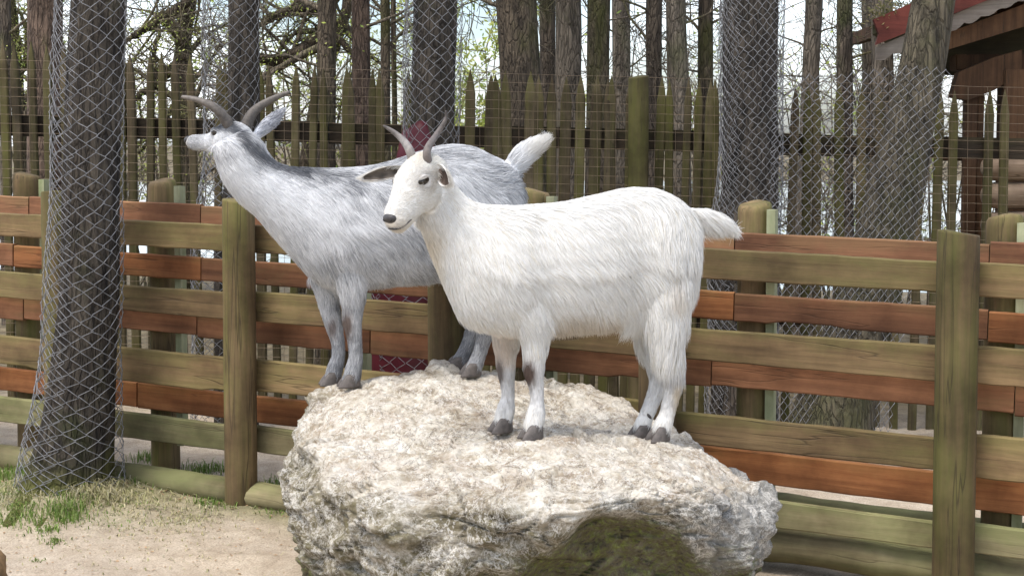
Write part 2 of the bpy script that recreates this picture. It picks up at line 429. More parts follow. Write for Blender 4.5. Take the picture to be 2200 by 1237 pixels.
for i in range(len(POSTS) - 1):
    ua, ub = POSTS[i][0], POSTS[i + 1][0]
    for j, (zt, h) in enumerate(rows):
        dz = rnd.uniform(-.007, .007)
        hh = h + rnd.uniform(-.006, .006)
        if i == 4 and j == 2: zt, hh = .485, .095
        if i >= 4 and j == 3: zt, hh = .245, .085
        put_board('board', ua + 2, ub - 2, FOFF, zt, hh, FT, M_LOW if j == 3 else M_FRONT, fence, i * 10 + j + .37, dz)
# ------------------------------------------------------------------ second layer
pb = fence_pt(1100, .2)
fence2 = thing('board_fence', (pb[0], pb[1], gz(pb[0])), 'second row of redder boards behind the brown plank fence, on dome topped posts', 'fence')
BOFF = .20
brows = [(1.065, .105), (.865, .088), (.675, .112), (.362, .098)]
joints = [[-400, 75, 440, 1010, 1577, 2120, 2600], [-400, 40, 440, 1010, 1577, 2120, 2600], [-400, 60, 430, 800, 1530, 2180, 2600], [-400, 300, 900, 1490, 2300, 2600]]
for j, (zt, h) in enumerate(brows):
    for k in range(len(joints[j]) - 1):
        put_board('board', joints[j][k] + 1.2, joints[j][k + 1] - 1.2, BOFF, zt + rnd.uniform(-.006, .006), h + rnd.uniform(-.005, .005), .026, M_ORANGE if j == 3 or (j == 1 and k % 2) else M_BACK, fence2, 100 + j * 10 + k)
for i, (u, h) in enumerate([(-150, 1.15), (67, 1.16), (355, 1.155), (750, 1.15), (1148, 1.17), (1618, 1.155), (2152, 1.145), (2500, 1.15)]):
    p = fence_pt(u, BOFF + .085)
    post_mesh(.056, h, 20 + i * 2.1, 'dome').build('post', M_POST, fence2, None, True, Matrix.Translation((p[0], p[1], gz(p[0]))))
    q = fence_pt(u + 37, BOFF + .05)
    mb = MB(); mb.box((-.014, -.018, .12), (.014, .018, h - .02))
    mb.build('slat', M_SLAT, fence2, None, False, Matrix.Translation((q[0], q[1], gz(q[0]))) @ Matrix.Rotation(ANG, 4, 'Z'))

# kerb logs along the foot of the fence
def kerb(u0, u1, off, zc, r, seed, label, sq=.8):
    p0 = fence_pt(u0, off); p1 = fence_pt(u1, off); L = np.linalg.norm(p1 - p0)
    mb = MB(); n = 40
    pts = [(L * i / n, .01 * noise.noise((i * .2, seed, 0)), .006 * noise.noise((i * .25, seed, 5))) for i in range(n + 1)]
    mb.tube(pts, [r * (1 + .08 * noise.noise((i * .5, seed, 2))) for i in range(n + 1)], 14, True, None, sq)
    o = mb.build('kerb_log', M_LOW, None, None, True, Matrix.Translation((p0[0], p0[1], gz(p0[0]) + zc)) @ Matrix.Rotation(ANG, 4, 'Z') @ Matrix.Rotation(-TILT, 4, 'Y'))
    return tag(o, label, 'log', 'logs lying along the foot of the fence')
kerb(-300, 505, .02, .034, .062, 1.1, 'mossy kerb log between the front wire wrapped trunk and the post beside it')
kerb(530, 1000, .02, .032, .060, 2.2, 'mossy kerb log from behind the boulder to the nearest post on its left')
kerb(1425, 2600, .32, .165, .05, 3.3, 'dark mossy log lying behind the low green board to the right of the boulder')
kerb(1425, 2600, .155, .085, .07, 4.4, 'thick greenish log at ground level under the lowest board right of the boulder')

# ------------------------------------------------------------------ chain link
def chainlink(S, width, height, pitch, q, r, closed, jit=.003, seed=0):
    """zigzag wires; S(a,b,o) gives a point at a metres across, b metres up, o out of the sheet"""
    mb = MB(); rr = random.Random(seed); nw = max(3, round(width / pitch)); p = width / nw; nk = int(height / q)
    for i in range(nw):
        pts = []
        for k in range(nk + 1):
            # only every other wire starts on the opposite foot so that neighbours hook
            s = 1 if (k + i) % 2 else -1
            a = (i + .5) * p + s * p * .52; b = k * q
            o = .0025 * s
            j = (rr.uniform(-jit, jit), rr.uniform(-jit, jit))
            for e in (-.14, .14):
                pts.append(S(a + j[0] - (abs(e) * p * .0), b + e * q * .35 + j[1], o * (1 if e > 0 else .4)))
        mb.tube(pts, r, 4, False)
    return mb

# ------------------------------------------------------------------ trees
def lerp_path(path, t):
    n = len(path) - 1; x = t * n; i = min(int(x), n - 1); f = x - i
    return path[i] * (1 - f) + path[i + 1] * f
def smooth_path(pts, n):
    pts = [Vector(p) for p in pts]; out = []
    m = len(pts)
    for k in range(n + 1):
        x = k / n * (m - 1); i = min(int(x), m - 2); f = x - i
        p0 = pts[max(i - 1, 0)]; p1 = pts[i]; p2 = pts[i + 1]; p3 = pts[min(i + 2, m - 1)]
        out.append(.5 * ((2 * p1) + (p2 - p0) * f + (2 * p0 - 5 * p1 + 4 * p2 - p3) * f * f + (3 * p1 - p0 - 3 * p2 + p3) * f ** 3))
    return out
def trunk_mesh(path, rads, seed, n=22, amp=.05, flare=0, flare_dir=None):
    """bark covered trunk along a path"""
    K = 70; P = smooth_path(path, K); V = []; Fc = []
    R_ = np.interp(np.linspace(0, 1, K + 1), np.linspace(0, 1, len(rads)), rads)
    for i, p in enumerate(P):
        t = i / K
        for k in range(n):
            a = 2 * math.pi * k / n; ca, sa = math.cos(a), math.sin(a)
            q = R_[i] * (1 + amp * noise.noise((ca * 3 + seed, sa * 3, p.z * 1.0)) * 1.2 + amp * .8 * noise.noise((ca * 8, sa * 8 + seed, p.z * 2.5)) + amp * .9 * noise.noise((ca * .8, sa * .8 + seed, p.z * 2.0)))
            if flare:
                h = p.z - P[0].z
                q += flare * math.exp(-h / .13) * (.6 + .7 * max(0, math.cos(a * 2.5 + seed))) * (1 if flare_dir is None else max(.15, ca * flare_dir[0] + sa * flare_dir[1]))
            V.append(p + Vector((ca * q, sa * q, 0)))
    for i in range(K):
        for k in range(n): Fc.append((i * n + k, i * n + (k + 1) % n, (i + 1) * n + (k + 1) % n, (i + 1) * n + k))
    mb = MB(); mb.add(V, Fc); return mb, P
def twigs(mb, p, d, L, r, depth, rr, droop=.0, minr=.0016, spread=.75, nchild=(3, 5)):
    """one crooked limb with its side twigs"""
    n = 5 if depth > 1 else 3
    pts = [Vector(p)]; d = Vector(d).normalized()
    for i in range(n):
        d = (d + Vector((rr.uniform(-1, 1), rr.uniform(-1, 1), rr.uniform(-1, 1))) * .22 + Vector((0, 0, -droop))).normalized()
        pts.append(pts[-1] + d * (L / n))
    mb.tube(pts, [max(minr, r * (1 - .75 * i / n)) for i in range(n + 1)], 5 if depth > 1 else 3, False)
    if depth <= 0: return pts
    for c in range(rr.randint(*nchild)):
        t = rr.uniform(.25, 1.0); x = t * n; i = min(int(x), n - 1); q = pts[i].lerp(pts[i + 1], x - i)
        ax = (pts[i + 1] - pts[i]).normalized()
        w = Vector((rr.uniform(-1, 1), rr.uniform(-1, 1), rr.uniform(-.6, 1)))
        w = (w - ax * w.dot(ax)).normalized()
        twigs(mb, q, ax * (1 - spread * .5) + w * spread, L * rr.uniform(.4, .68), max(minr, r * .5 * (1 - .4 * t)), depth - 1, rr, droop, minr, spread, nchild)
    return pts
def leaf_cloud(mb, pts, n, spread, size, cols, rr):
    for i in range(n):
        p = rr.choice(pts) + Vector((rr.gauss(0, spread), rr.gauss(0, spread), rr.gauss(0, spread)))
        a = Vector((rr.uniform(-1, 1), rr.uniform(-1, 1), rr.uniform(-1, 1))).normalized(); b = a.orthogonal().normalized()
        s = size * rr.uniform(.6, 1.4)
        mb.add([p - a * s, p - b * s * .5, p + a * s, p + b * s * .5], [(0, 1, 2, 3)], [rr.choice(cols)] * 4)
def tree(name, us, ws, d, mat, label, group, seed, vtop=-60, top=6.5, limbs=5, low=None, leaves=None, twigmat=None, flare=.03):
    """trunk that follows the photo's columns us (from v=vtop down to the ground), then rises to a bare crown"""
    rr = random.Random(seed)
    n = len(us); gzz = ground_z((us[-1] - CU) / FPX * d, d, False)
    base = px(us[-1], 900, d); base[2] = gzz; 
    top_p = px(us[0], vtop, d)
    path = [(base[0], d, gzz - .08)]; rads = [ws[-1] * d / FPX / 2]
    for k in range(n - 1, -1, -1):
        f = (n - 1 - k) / (n - 1) if n > 1 else 0
        v0 = 560 if n > 1 else 560
        v = v0 + (vtop - v0) * f
        p = px(us[k], v, d); path.append((p[0], p[1], p[2])); rads.append(ws[k] * d / FPX / 2)
    lx = path[-1][0] - path[-2][0] if n > 1 else 0
    for k in range(3):
        h = path[-1][2] + (top - path[-1][2]) / (3 - k)
        path.append((path[-1][0] + lx * .5 + rr.uniform(-.1, .1), path[-1][1] + rr.uniform(-.1, .1), h)); rads.append(rads[-1] * .68)
    t = thing(name, base, label, 'tree', group)
    mb, P = trunk_mesh(path, rads, seed * 1.7, flare=flare); mb.build('trunk', mat, t)
    tw = MB(); tips = []
    for k in range(limbs):
        z = rr.uniform(2.4, top - .3); q = min(P, key=lambda w: abs(w.z - z))
        a = rr.uniform(0, 2 * math.pi)
        tips += twigs(tw, q, (math.cos(a), math.sin(a), rr.uniform(.2, 1.0)), rr.uniform(1.0, 2.0), rads[-2] * .55, 2, rr)
    for (u, v, ang, L, r) in (low or []):
        zz = px(u, v, d)[2]; q = min(P, key=lambda w: abs(w.z - zz))
        tips += twigs(tw, q, (math.cos(ang), rr.uniform(-.3, .3), math.sin(ang)), L, r, 3, rr, .02, .0022)
    tw.build('branches', twigmat or M_TWIG, t)
    if leaves:
        lf = MB(); leaf_cloud(lf, tips, leaves[0], .12, leaves[1], leaves[2], rr); lf.build('leaves', M_LEAVES, t)
    return t

# --- the wire wrapped trunk in front of the fence
b0 = np.array([T1[0] - .045, T1[1], gz(T1[0]) + .03])
t = thing('tree', b0, 'dark wire wrapped trunk with roots in straw, standing in front of the plank fence', 'tree', 'trees wrapped in wire netting')
def p1(u, v): return px(u, v, 5.12)
path = [p1(150, 1075), p1(152, 1000), p1(165, 900), p1(178, 760), p1(192, 600), p1(196, 400), p1(203, 200), p1(212, 0), p1(216, -300), p1(220, -900), p1(215, -1700)]
mb, P1 = trunk_mesh(path, [.15, .14, .125, .113, .107, .103, .100, .098, .093, .085, .07], 3.1, 36, .075, .06, (-.55, -.8)); mb.build('trunk', M_BARKF, t)
tw = MB(); rr = random.Random(3)
for k in range(6):
    z = rr.uniform(2.6, 4.6); q = min(P1, key=lambda w: abs(w.z - z)); a = rr.uniform(0, 6.28)
    twigs(tw, q, (math.cos(a), math.sin(a), .6), 1.4, .03, 2, rr)
tw.build('branches', M_TWIG, t)
rt = MB()
for (pts, r0) in (([(150, 1030), (165, 1062), (120, 1085), (85, 1118), (50, 1150)], .045), ([(90, 1035), (60, 1070), (30, 1105), (0, 1128)], .06)):
    W = [on_plane(u, v, np.array([0, 0, gz(-1.6) + .02]), np.array([0, 0, 1.])) for u, v in pts]
    n = len(W)
    W = smooth_path([w + np.array([0, 0, .03 * (1 - i / (n - 1)) - .014 - .034 * i / (n - 1)]) for i, w in enumerate(W)], 16)
    rt.tube(W, [r0 * (1 - .6 * i / 16) * (1 + .15 * noise.noise((i * .7, r0 * 50, 1))) for i in range(17)], 10, True, None, .8)
rt.build('roots', M_BARKF, t)
ctrs = [(152, 1066, .205), (158, 980, .180), (168, 880, .160), (178, 760, .144), (186, 620, .136), (193, 450, .128), (198, 300, .125), (204, 150, .126), (209, 0, .125), (212, -250, .125)]
CZ = [p1(u, v)[2] for u, v, r in ctrs]; CX_ = [p1(u, v)[0] for u, v, r in ctrs]; CR = [r for u, v, r in ctrs]
CYc = T1[1] 
def S1(a, b, o):
    z = CZ[0] + b; cx = np.interp(z, CZ, CX_); r = np.interp(z, CZ, CR) + o
    th = a / 1.0 * 2 * math.pi + .5
    r *= 1 + .05 * noise.noise((math.cos(th) * 1.5, math.sin(th) * 1.5, z * 2)) + .04 * noise.noise((math.cos(th) * 3, math.sin(th) * 3, z * 6))
    zz = z + .012 * math.sin(th * 2 + z)
    return (cx + math.cos(th) * r, CYc + math.sin(th) * r * .92, zz)
mb = chainlink(lambda a, b, o: S1(a / .80, b, o), .80, CZ[-1] - CZ[0], .033, .0265, .00135, True, .0036, 1)
m2 = chainlink(lambda a, b, o: S1(.385 + a / .80, b + .012, o + .006 + .006 * math.sin(b * 9 + a * 14)), .215, CZ[-1] - CZ[0], .033, .0265, .0013, False, .005, 2)
mb.add(m2.v, m2.f)
tag(mb.build('wire_netting', M_WIRE), 'galvanised chain link netting wrapped round the mossy trunk in front of the fence', 'wire netting', 'wire netting round the trunks')

def wrapped(us, ws, d, gu, gw, label, nlabel, seed, mat=M_BARKD, vtop_net=-80, pitch=.031, q=.0285):
    t = tree('tree', us, ws, d, mat, label, 'trees wrapped in wire netting', seed, flare=.04)
    z0 = ground_z(t['_b'][0], d, False) + .02
    vs = np.linspace(560, vtop_net, len(gu))
    zz = [px(gu[::-1][i], vs[i], d)[2] for i in range(len(gu))]; xx = [px(gu[::-1][i], vs[i], d)[0] for i in range(len(gu))]; rr_ = [gw[::-1][i] * d / FPX / 2 for i in range(len(gu))]
    W = 2 * math.pi * np.mean(rr_)
    def S(a, b, o):
        z = z0 + b; cx = np.interp(z, zz, xx); r = np.interp(z, zz, rr_) + o
        th = a / W * 2 * math.pi + seed
        r *= 1 + .05 * noise.noise((math.cos(th) * 1.5 + seed, math.sin(th) * 1.5, z * 2))
        return (cx + math.cos(th) * r, d + math.sin(th) * r, z + .012 * math.sin(th + z))
    mb = chainlink(S, W, zz[-1] - z0, pitch, q, .0014, True, .004, seed)
    a0 = ((math.pi * .92 - seed) % (2 * math.pi)) / (2 * math.pi) * W
    m2 = chainlink(lambda a, b, o: S(a0 + a, b + .014, o + .006 + .006 * math.sin(b * 8 + a * 12)), W * .20, zz[-1] - z0, pitch, q, .0013, False, .006, seed + 1)
    mb.add(m2.v, m2.f)
    tag(mb.build('wire_netting', M_WIRE), nlabel, 'wire netting', 'wire netting round the trunks')
    return t
wrapped([522, 524, 522, 500], [66, 68, 70, 80], 6.35, [502, 500, 497, 476], [116, 114, 116, 130], 'dark trunk in wire netting behind the head of the grey goat', 'chain link netting hanging loose round the trunk behind the horns of the grey goat', 11)
wrapped([935, 930, 922, 868], [92, 92, 94, 104], 6.35, [937, 932, 925, 868], [122, 122, 122, 160], 'dark netted trunk above the horns of the white goat, red sheet round its foot', 'chain link netting round the trunk with the red sheet', 12)
wrapped([1612, 1613, 1613, 1610, 1600], [118, 118, 116, 122, 140], 6.45, [1612, 1613, 1613, 1612, 1600], [134, 132, 132, 138, 150], 'thick dark trunk in wire netting behind the raised tail of the white goat', 'chain link netting round the thick trunk behind the tail of the white goat', 13, pitch=.0225, q=.023)
# red sheet round the third trunk
tp = MB(); rows_ = []
for i in range(30):
    f = i / 29; v = 860 + (270 - 860) * f; u = np.interp(v, [270, 400, 560, 860], [908, 905, 868, 845]); w = np.interp(v, [270, 330, 560, 860], [78, 108, 138, 146]) * 6.35 / FPX / 2
    c = px(u, v, 6.35)
    rows_.append([(c[0] + math.cos(a) * w * (1 + .05 * noise.noise((math.cos(a) * 3, f * 5, math.sin(a) * 3))), 6.35 + math.sin(a) * w, c[2] + .02 * math.sin(a * 3) * (f > .9)) for a in np.linspace(math.pi * .98, math.pi * 2.02, 24)])
V = [p for r_ in rows_ for p in r_]; tp.add(V, [(i * 24 + k, i * 24 + k + 1, (i + 1) * 24 + k + 1, (i + 1) * 24 + k) for i in range(29) for k in range(23)])
o = tp.build('plastic_sheet', M_TARP); so = o.modifiers.new('s', 'SOLIDIFY'); so.thickness = .003
tag(o, 'dark red plastic sheet wrapped round the foot of a netted trunk between the goats', 'sheet')
# leaning trunk at the right and its netting
dL = 6.2
bl = px(1790, 905, dL); bl[2] = gz(bl[0])
t = thing('tree', bl, 'leaning trunk in front of the hut, netting reaching to just below its top', 'tree', 'trees wrapped in wire netting')
path = [px(1770, 985, dL), px(1790, 900, dL), px(1830, 760, dL), px(1880, 600, dL), px(1922, 430, dL), px(1955, 270, dL), px(1985, 130, dL), px(2005, 0, dL), px(2030, -200, dL), px(2080, -800, dL), px(2110, -1500, dL)]
mb, PL = trunk_mesh(path, [.19, .175, .15, .135, .122, .106, .096, .09, .088, .08, .06], 8.8, 28, .08, .08); mb.build('trunk', M_BARKL, t)
tw = MB(); rr = random.Random(31)
for k in range(5):
    z = rr.uniform(2.6, 4.4); q = min(PL, key=lambda w: abs(w.z - z)); a = rr.uniform(0, 6.28); twigs(tw, q, (math.cos(a), math.sin(a), .5), 1.4, .03, 2, rr)
tw.build('branches', M_TWIG, t)
# sheet of netting from the thick trunk to the leaning one
dN = 6.02
def S2(a, b, o):
    f = a / 1.0; 
    z = gz(1.4) + .03 + b
    zt = np.interp(z, [0, .9, 1.7, 2.1], [0, .15, .6, .8])
    xl = px(1655, 400, dN)[0]; xr = np.interp(z, [0.0, .45, .9, 1.3, 1.66], [px(u, 400, dN)[0] for u in (1925, 1955, 1990, 2030, 2052)])
    x = xl + (xr - xl) * f
    y = dN + .05 * noise.noise((x * 2, z * 1.5, 4)) + .25 * max(0, f - .72) ** 1.2 + o * 2
    return (x, y, z + .035 * f * math.sin(z * 2) - .02 * math.sin(f * 6))
mb = chainlink(lambda a, b, o: S2(a / .80, b, o), .80, 1.66, .0235, .024, .0015, False, .003, 5)
tag(mb.build('wire_netting', M_WIRE), 'broad chain link sheet stretched from the thick trunk to the leaning trunk by the hut', 'wire netting', 'wire netting round the trunks')

# --- free standing trunks beyond the pickets
G = 'bare trees beyond the picket fence'
YG = [(.36, .42, .09), (.44, .46, .13), (.27, .35, .08), (.40, .42, .18)]
tree('tree', [8, 12, 14], [26, 24, 24], 9.8, M_BARK, 'thin dark trunk at the very edge left of the reddish one', G, 41, low=[(20, 90, .4, 1.0, .012), (10, 20, 2.6, .8, .01), (10, 150, .2, .9, .01)])
tree('tree', [97, 97, 98, 100], [74, 72, 78, 92], 8.4, M_BARKR, 'broad reddish brown trunk left of the nearest wire wrapped tree', G, 42, flare=.06)
tree('tree', [700, 701, 700, 702], [41, 41, 42, 50], 8.0, M_BARKM, 'straight mossy trunk left of its browner neighbour behind the back of the grey goat', G, 43, low=[(700, 90, 3.6, .8, .028), (700, 20, 2.9, 1.2, .02), (700, 150, 3.0, .6, .01)], leaves=(500, .012, YG))
tree('tree', [774, 776, 777, 778], [38, 40, 42, 50], 8.2, M_BARKR, 'straight brown trunk right of the mossy one behind the back of the grey goat', G, 44, low=[(775, 100, 2.3, .6, .014), (775, 60, .5, .7, .012)])
tree('tree', [826, 828, 830], [20, 22, 30], 9.0, M_BARKM, 'slim mossy stem with a fork, left of the trunk with the red sheet', G, 45, low=[(828, 60, .7, .9, .012), (828, 120, .9, .8, .012), (828, 30, 2.6, .7, .01)], leaves=(300, .012, YG))
tree('tree', [846, 848, 846], [11, 12, 13], 9.2, M_BARKM, 'thinnest stem just left of the trunk with the red sheet', G, 46, low=[(848, 90, .6, .9, .009)])
tree('tree', [1108, 1116, 1124, 1126], [84, 88, 94, 108], 8.0, M_BARKM, 'stout leaning trunk with a thick coat of moss, first right of the red sheet', G, 47, low=[(1100, 15, 3.0, .6, .016)], flare=.06)
tree('tree', [1176, 1178, 1180], [34, 34, 40], 9.6, M_BARK, 'grey trunk squeezed between the stout mossy trunk and its wide grey neighbour', G, 48)
tree('tree', [1218, 1222, 1224], [56, 58, 64], 9.0, M_BARKP, 'wide grey trunk third to the right of the red sheet', G, 49)
tree('tree', [1287, 1284, 1283], [48, 50, 60], 8.6, M_BARKM, 'crooked trunk with black moss patches left of the post in the picket row', G, 50)
tree('tree', [1333, 1336, 1340], [38, 40, 48], 10.2, M_BARKP, 'pale trunk tangled with twigs just left of the olive post', G, 51, low=[(1335, 90, 2.4, .5, .008), (1335, 150, .6, .6, .008), (1335, 40, .5, .6, .008), (1335, 190, 2.8, .4, .006)])
tree('tree', [1408, 1406, 1402], [34, 34, 40], 9.0, M_BARK, 'straight dark trunk just right of the olive post', G, 52, low=[(1405, 110, 2.2, .7, .012), (1405, 40, 2.6, .5, .01)])
tree('tree', [1452, 1458, 1466], [42, 46, 50], 8.7, M_BARKP, 'tapering trunk with lumpy bark two right of the olive post', G, 53, low=[(1455, 70, .5, .5, .008)])
tree('tree', [1520, 1515, 1512], [32, 34, 38], 9.0, M_BARKM, 'slanting mossy trunk just left of the thick netted trunk', G, 54, low=[(1518, 90, 2.3, .6, .012), (1515, 60, .6, .5, .01), (1515, 150, 2.8, .5, .008)])
tree('tree', [1748, 1742, 1738, 1730], [38, 36, 48, 56], 9.2, M_BARKP, 'knobbly pale trunk seen through the sheet of netting, first right of the thick trunk', G, 55, low=[(1745, 110, 2.5, .5, .008), (1745, 70, .4, .5, .007), (1745, 170, 2.8, .5, .007)])
tree('tree', [1818, 1815, 1813], [34, 34, 44], 8.8, M_BARK, 'dark straight trunk seen through the sheet of netting', G, 56, low=[(1815, 140, .5, .5, .008)])
tree('tree', [1862, 1866, 1868], [26, 28, 32], 9.8, M_BARKP, 'narrow pale trunk left of the hut, in the netting', G, 57, low=[(1865, 90, 2.0, .5, .008), (1865, 60, 1.2, .5, .008)], leaves=(500, .013, [(.05, .09, .03), (.08, .12, .03), (.3, .28, .1)]))
tree('tree', [1896, 1898, 1900], [44, 46, 50], 8.6, M_BARKP, 'brown trunk half hidden by the leaning tree', G, 58)
# crooked mossy tree of the left background
def crooked(limbs, d, label, seed, leaves=2600):
    rr = random.Random(seed); b = px(limbs[0][0][0][0], 900, d); b[2] = ground_z(b[0], d, False)
    t = thing('tree', b, label, 'tree', 'crooked mossy trees')
    mb = MB(); tw = MB(); tips = []
    for (pts, r0, r1) in limbs:
        P = smooth_path([px(u, v, d + dd) for (u, v, dd) in pts], 24)
        for i in range(1, 24): P[i] = P[i] + Vector((rr.uniform(-1, 1), 0, rr.uniform(-1, 1))) * .008
        mb.tube(P, [r0 + (r1 - r0) * i / 24 for i in range(25)], 8)
        for k in range(9):
            q = rr.choice(P[5:]); tips += twigs(tw, q, (rr.uniform(-1, 1), rr.uniform(-.6, .6), rr.uniform(-.7, .9)), rr.uniform(.35, .8), max(.005, r1 * .5), 2, rr, .03, .0021, .8, (2, 4))
    mb.build('trunk', M_BARKM, t); tw.build('branches', M_TWIG, t)
    if leaves:
        lf = MB(); leaf_cloud(lf, tips, leaves, .06, .0095, YG, rr); lf.build('leaves', M_LEAVES, t)
crooked([([(400, 620, 0), (402, 400, 0), (392, 200, 0), (398, 60, .1), (420, -80, .2)], .075, .05),
         ([(395, 120, 0), (340, 175, 0), (300, 205, -.1), (262, 232, -.1)], .035, .014),
         ([(396, 90, 0), (350, 40, 0), (320, 60, -.1), (285, 80, -.2)], .04, .022),
         ([(350, 40, 0), (400, 5, 0), (450, -30, 0)], .04, .022),
         ([(340, 175, 0), (330, 120, 0), (345, 60, 0)], .02, .012),
         ([(400, 300, 0), (340, 290, 0), (300, 330, .2)], .03, .01)], 9.4, 'crooked mossy tree whose limbs cross between the two nearest netted trunks', 61)
crooked([([(640, 640, 0), (650, 400, 0), (690, 180, .1), (740, 40, .2), (760, -60, .2)], .05, .04),
         ([(690, 80, .1), (640, 110, 0), (590, 130, 0), (545, 120, -.1)], .05, .035),
         ([(600, 125, 0), (580, 150, 0), (575, 175, 0)], .03, .02),
         ([(690, 20, .1), (620, 25, 0), (560, 50, -.1)], .045, .03),
         ([(700, 60, .1), (760, 120, 0), (800, 190, 0)], .03, .012)], 10.2, 'mossy tree with a long drooping limb right of the horns of the grey goat', 62)
crooked([([(50, 640, 0), (48, 400, 0), (40, 200, 0), (30, 80, 0), (15, -60, 0)], .05, .04),
         ([(40, 180, 0), (60, 90, 0), (40, 20, 0)], .03, .012), ([(40, 120, 0), (0, 60, 0), (-40, 20, 0)], .03, .012)], 10.4, 'dim twisted tree behind the reddish trunk', 63)
# bare shrubs and far thickets
SH = 'bare thickets beyond the picket fence'
def shrub(u, d, hgt, width, n, label, seed, leaves=0, mat=None, cols=YG):
    leaves *= 3
    rr = random.Random(seed); b = px(u, 700, d); b[2] = ground_z(b[0], d, False)
    t = thing('bare_shrub', b, label, 'shrub', SH)
    st = MB(); tw = MB(); tips = []
    for k in range(n):
        a = rr.uniform(0, 6.28); o = Vector((b[0] + rr.gauss(0, width * .3), b[1] + rr.gauss(0, .3), b[2] - .03))
        P = twigs(st, o, (math.cos(a) * .28, math.sin(a) * .2, 1), hgt * rr.uniform(.6, 1.05), .016, 0, rr)
        for q in P[1:]:
            for j in range(2): tips += twigs(tw, q, (rr.uniform(-1, 1), rr.uniform(-.7, .7), rr.uniform(-.1, 1)), hgt * rr.uniform(.16, .34), .007, 2, rr, 0, .0024 * d / 9, .8, (2, 4))
    st.build('stems', mat or M_TWIG, t); tw.build('twigs', mat or M_TWIGP, t)
    if leaves:
        lf = MB(); leaf_cloud(lf, tips, leaves, .05, (.0021 if leaves > 4000 else .0017) * d, cols, rr); lf.build('leaves', M_LEAVES, t)
for i, (u, d, h, w, n, lf, lab) in enumerate([
    (20, 11.5, 2.6, 1.0, 8, 200, 'pale twiggy shrub behind the pickets at the far left edge'),
    (330, 12, 2.5, 1.2, 9, 400, 'pale tangle of twigs in the gap between the two nearest netted trunks'),
    (620, 12.5, 2.7, 1.2, 9, 500, 'twiggy shrub with specks of yellow green right of the horns of the grey goat'),
    (830, 11, 2.6, 1.0, 8, 500, 'twiggy shrub around the slim forked stems'),
    (1030, 12, 2.3, .8, 8, 2600, 'shrub in fresh yellow green leaf between the red sheet and the stout mossy trunk'),
    (1370, 11, 2.6, .7, 7, 100, 'fine twiggy shrub above the olive post'),
    (1480, 12.5, 2.6, .7, 7, 100, 'fine twigs between the trunks left of the thick netted trunk'),
    (1700, 10.5, 2.5, .8, 9, 250, 'pale shrub in the wide gap right of the thick netted trunk'),
    (1780, 12, 2.7, .8, 9, 250, 'twiggy shrub between the two straight trunks in the netting'),
    (1900, 12, 2.4, .8, 7, 300, 'twiggy shrub left of the hut below its eave'),
    (2080, 11.5, 2.1, .9, 9, 0, 'bare shrub seen through the open side of the hut')]):
    shrub(u, d, h, w, n, lab, 70 + i, lf)

# ------------------------------------------------------------------ picket fence
PA = np.array(px(0, 400, 7.0)); PB = np.array(px(2200, 400, 6.75)); PE = (PB - PA); PE[2] = 0; PE /= np.linalg.norm(PE); PNn = np.array([PE[1], -PE[0], 0])
def pick_pt(u, v, off=0): return on_plane(u, v, PA - PNn * off, PNn)
base = pick_pt(1100, 900); base[2] = gz(base[0])
pf = thing('picket_fence', base, 'old mossy picket fence of pointed pales, dark against the trees', 'fence')
PUS = [12, 44, 77, 108, 142, 176, 215, 250, 284, 318, 357, 390, 424, 458, 492, 525, 558, 592, 624, 658, 694, 728, 760, 791, 822, 858, 893, 928, 966,
       1003, 1038, 1070, 1097, 1126, 1152, 1180, 1207, 1236, 1264, 1296, 1322, 1346, 1404, 1437, 1462, 1486, 1514, 1543, 1580, 1618, 1656, 1693, 1735, 1766, 1815, 1850, 1890, 1930, 1970, 2010, 2046, 2120, 2160]
PANG = math.atan2(PE[1], PE[0])
for i, u in enumerate(PUS):
    vt = np.interp(u, [0, 300, 700, 1000, 1400, 1700, 2200], [88, 112, 148, 152, 168, 180, 195]) + rnd.uniform(-7, 6)
    p = pick_pt(u, vt); g = gz(p[0]); h = p[2] - g
    w = (.054 if 980 < u < 1360 else .043) * rnd.uniform(.88, 1.1); th = .024
    mb = MB(); V = []; Fc = []
    zs = [-.03, .25, .5, .75, 1.0, 1.25, h - .12, h - .06, h - .02, h]; 
    sh = [1, 1, 1, .99, 1, .98, .97, .60, .22, .04]
    for z, s in zip(zs, sh):
        ox = .006 * noise.noise((z * 1.5, u * .1, 1)); 
        for (a, b) in ((-1, -.55), (-.75, -1), (0, -1.08), (.75, -1), (1, -.55), (1, .7), (-1, .7)):
            V.append((a * w / 2 * s + ox, b * th / 2 * (s * .6 + .4), z))
    k = 7
    for a in range(len(zs) - 1):
        for j in range(k): Fc.append((a * k + j, a * k + (j + 1) % k, (a + 1) * k + (j + 1) % k, (a + 1) * k + j))
    Fc.append(tuple((len(zs) - 1) * k + j for j in range(k)))
    mb.add(V, Fc)
    mb.build('picket', M_PICK, pf, None, False, Matrix.Translation((p[0], p[1], g)) @ Matrix.Rotation(PANG, 4, 'Z') @ Matrix.Rotation(rnd.uniform(-.026, .026), 4, 'Y'))
for (va, vb) in ((268, 326), (640, 690)):
    a = pick_pt(-60, va, .05); b = pick_pt(2300, vb, .05); L = np.linalg.norm(b - a); m_ = MB()
    for s in range(6):
        m_.box((L * s / 6 + .004, -.025, -.052 + .006 * (s % 2)), (L * (s + 1) / 6 - .004, .025, .052 + .006 * (s % 2)))
    m_.build('rail', M_RAIL, pf, None, False, Matrix.Translation(a) @ Matrix.Rotation(PANG, 4, 'Z') @ Matrix.Rotation(math.asin(-(b[2] - a[2]) / L), 4, 'Y'))
p = pick_pt(1372, 165, -.07); h = p[2] - gz(p[0])
o = post_mesh(.05, h, 5.5).build('post', M_PPOST, pf, None, True, Matrix.Translation((p[0], p[1], gz(p[0]))))
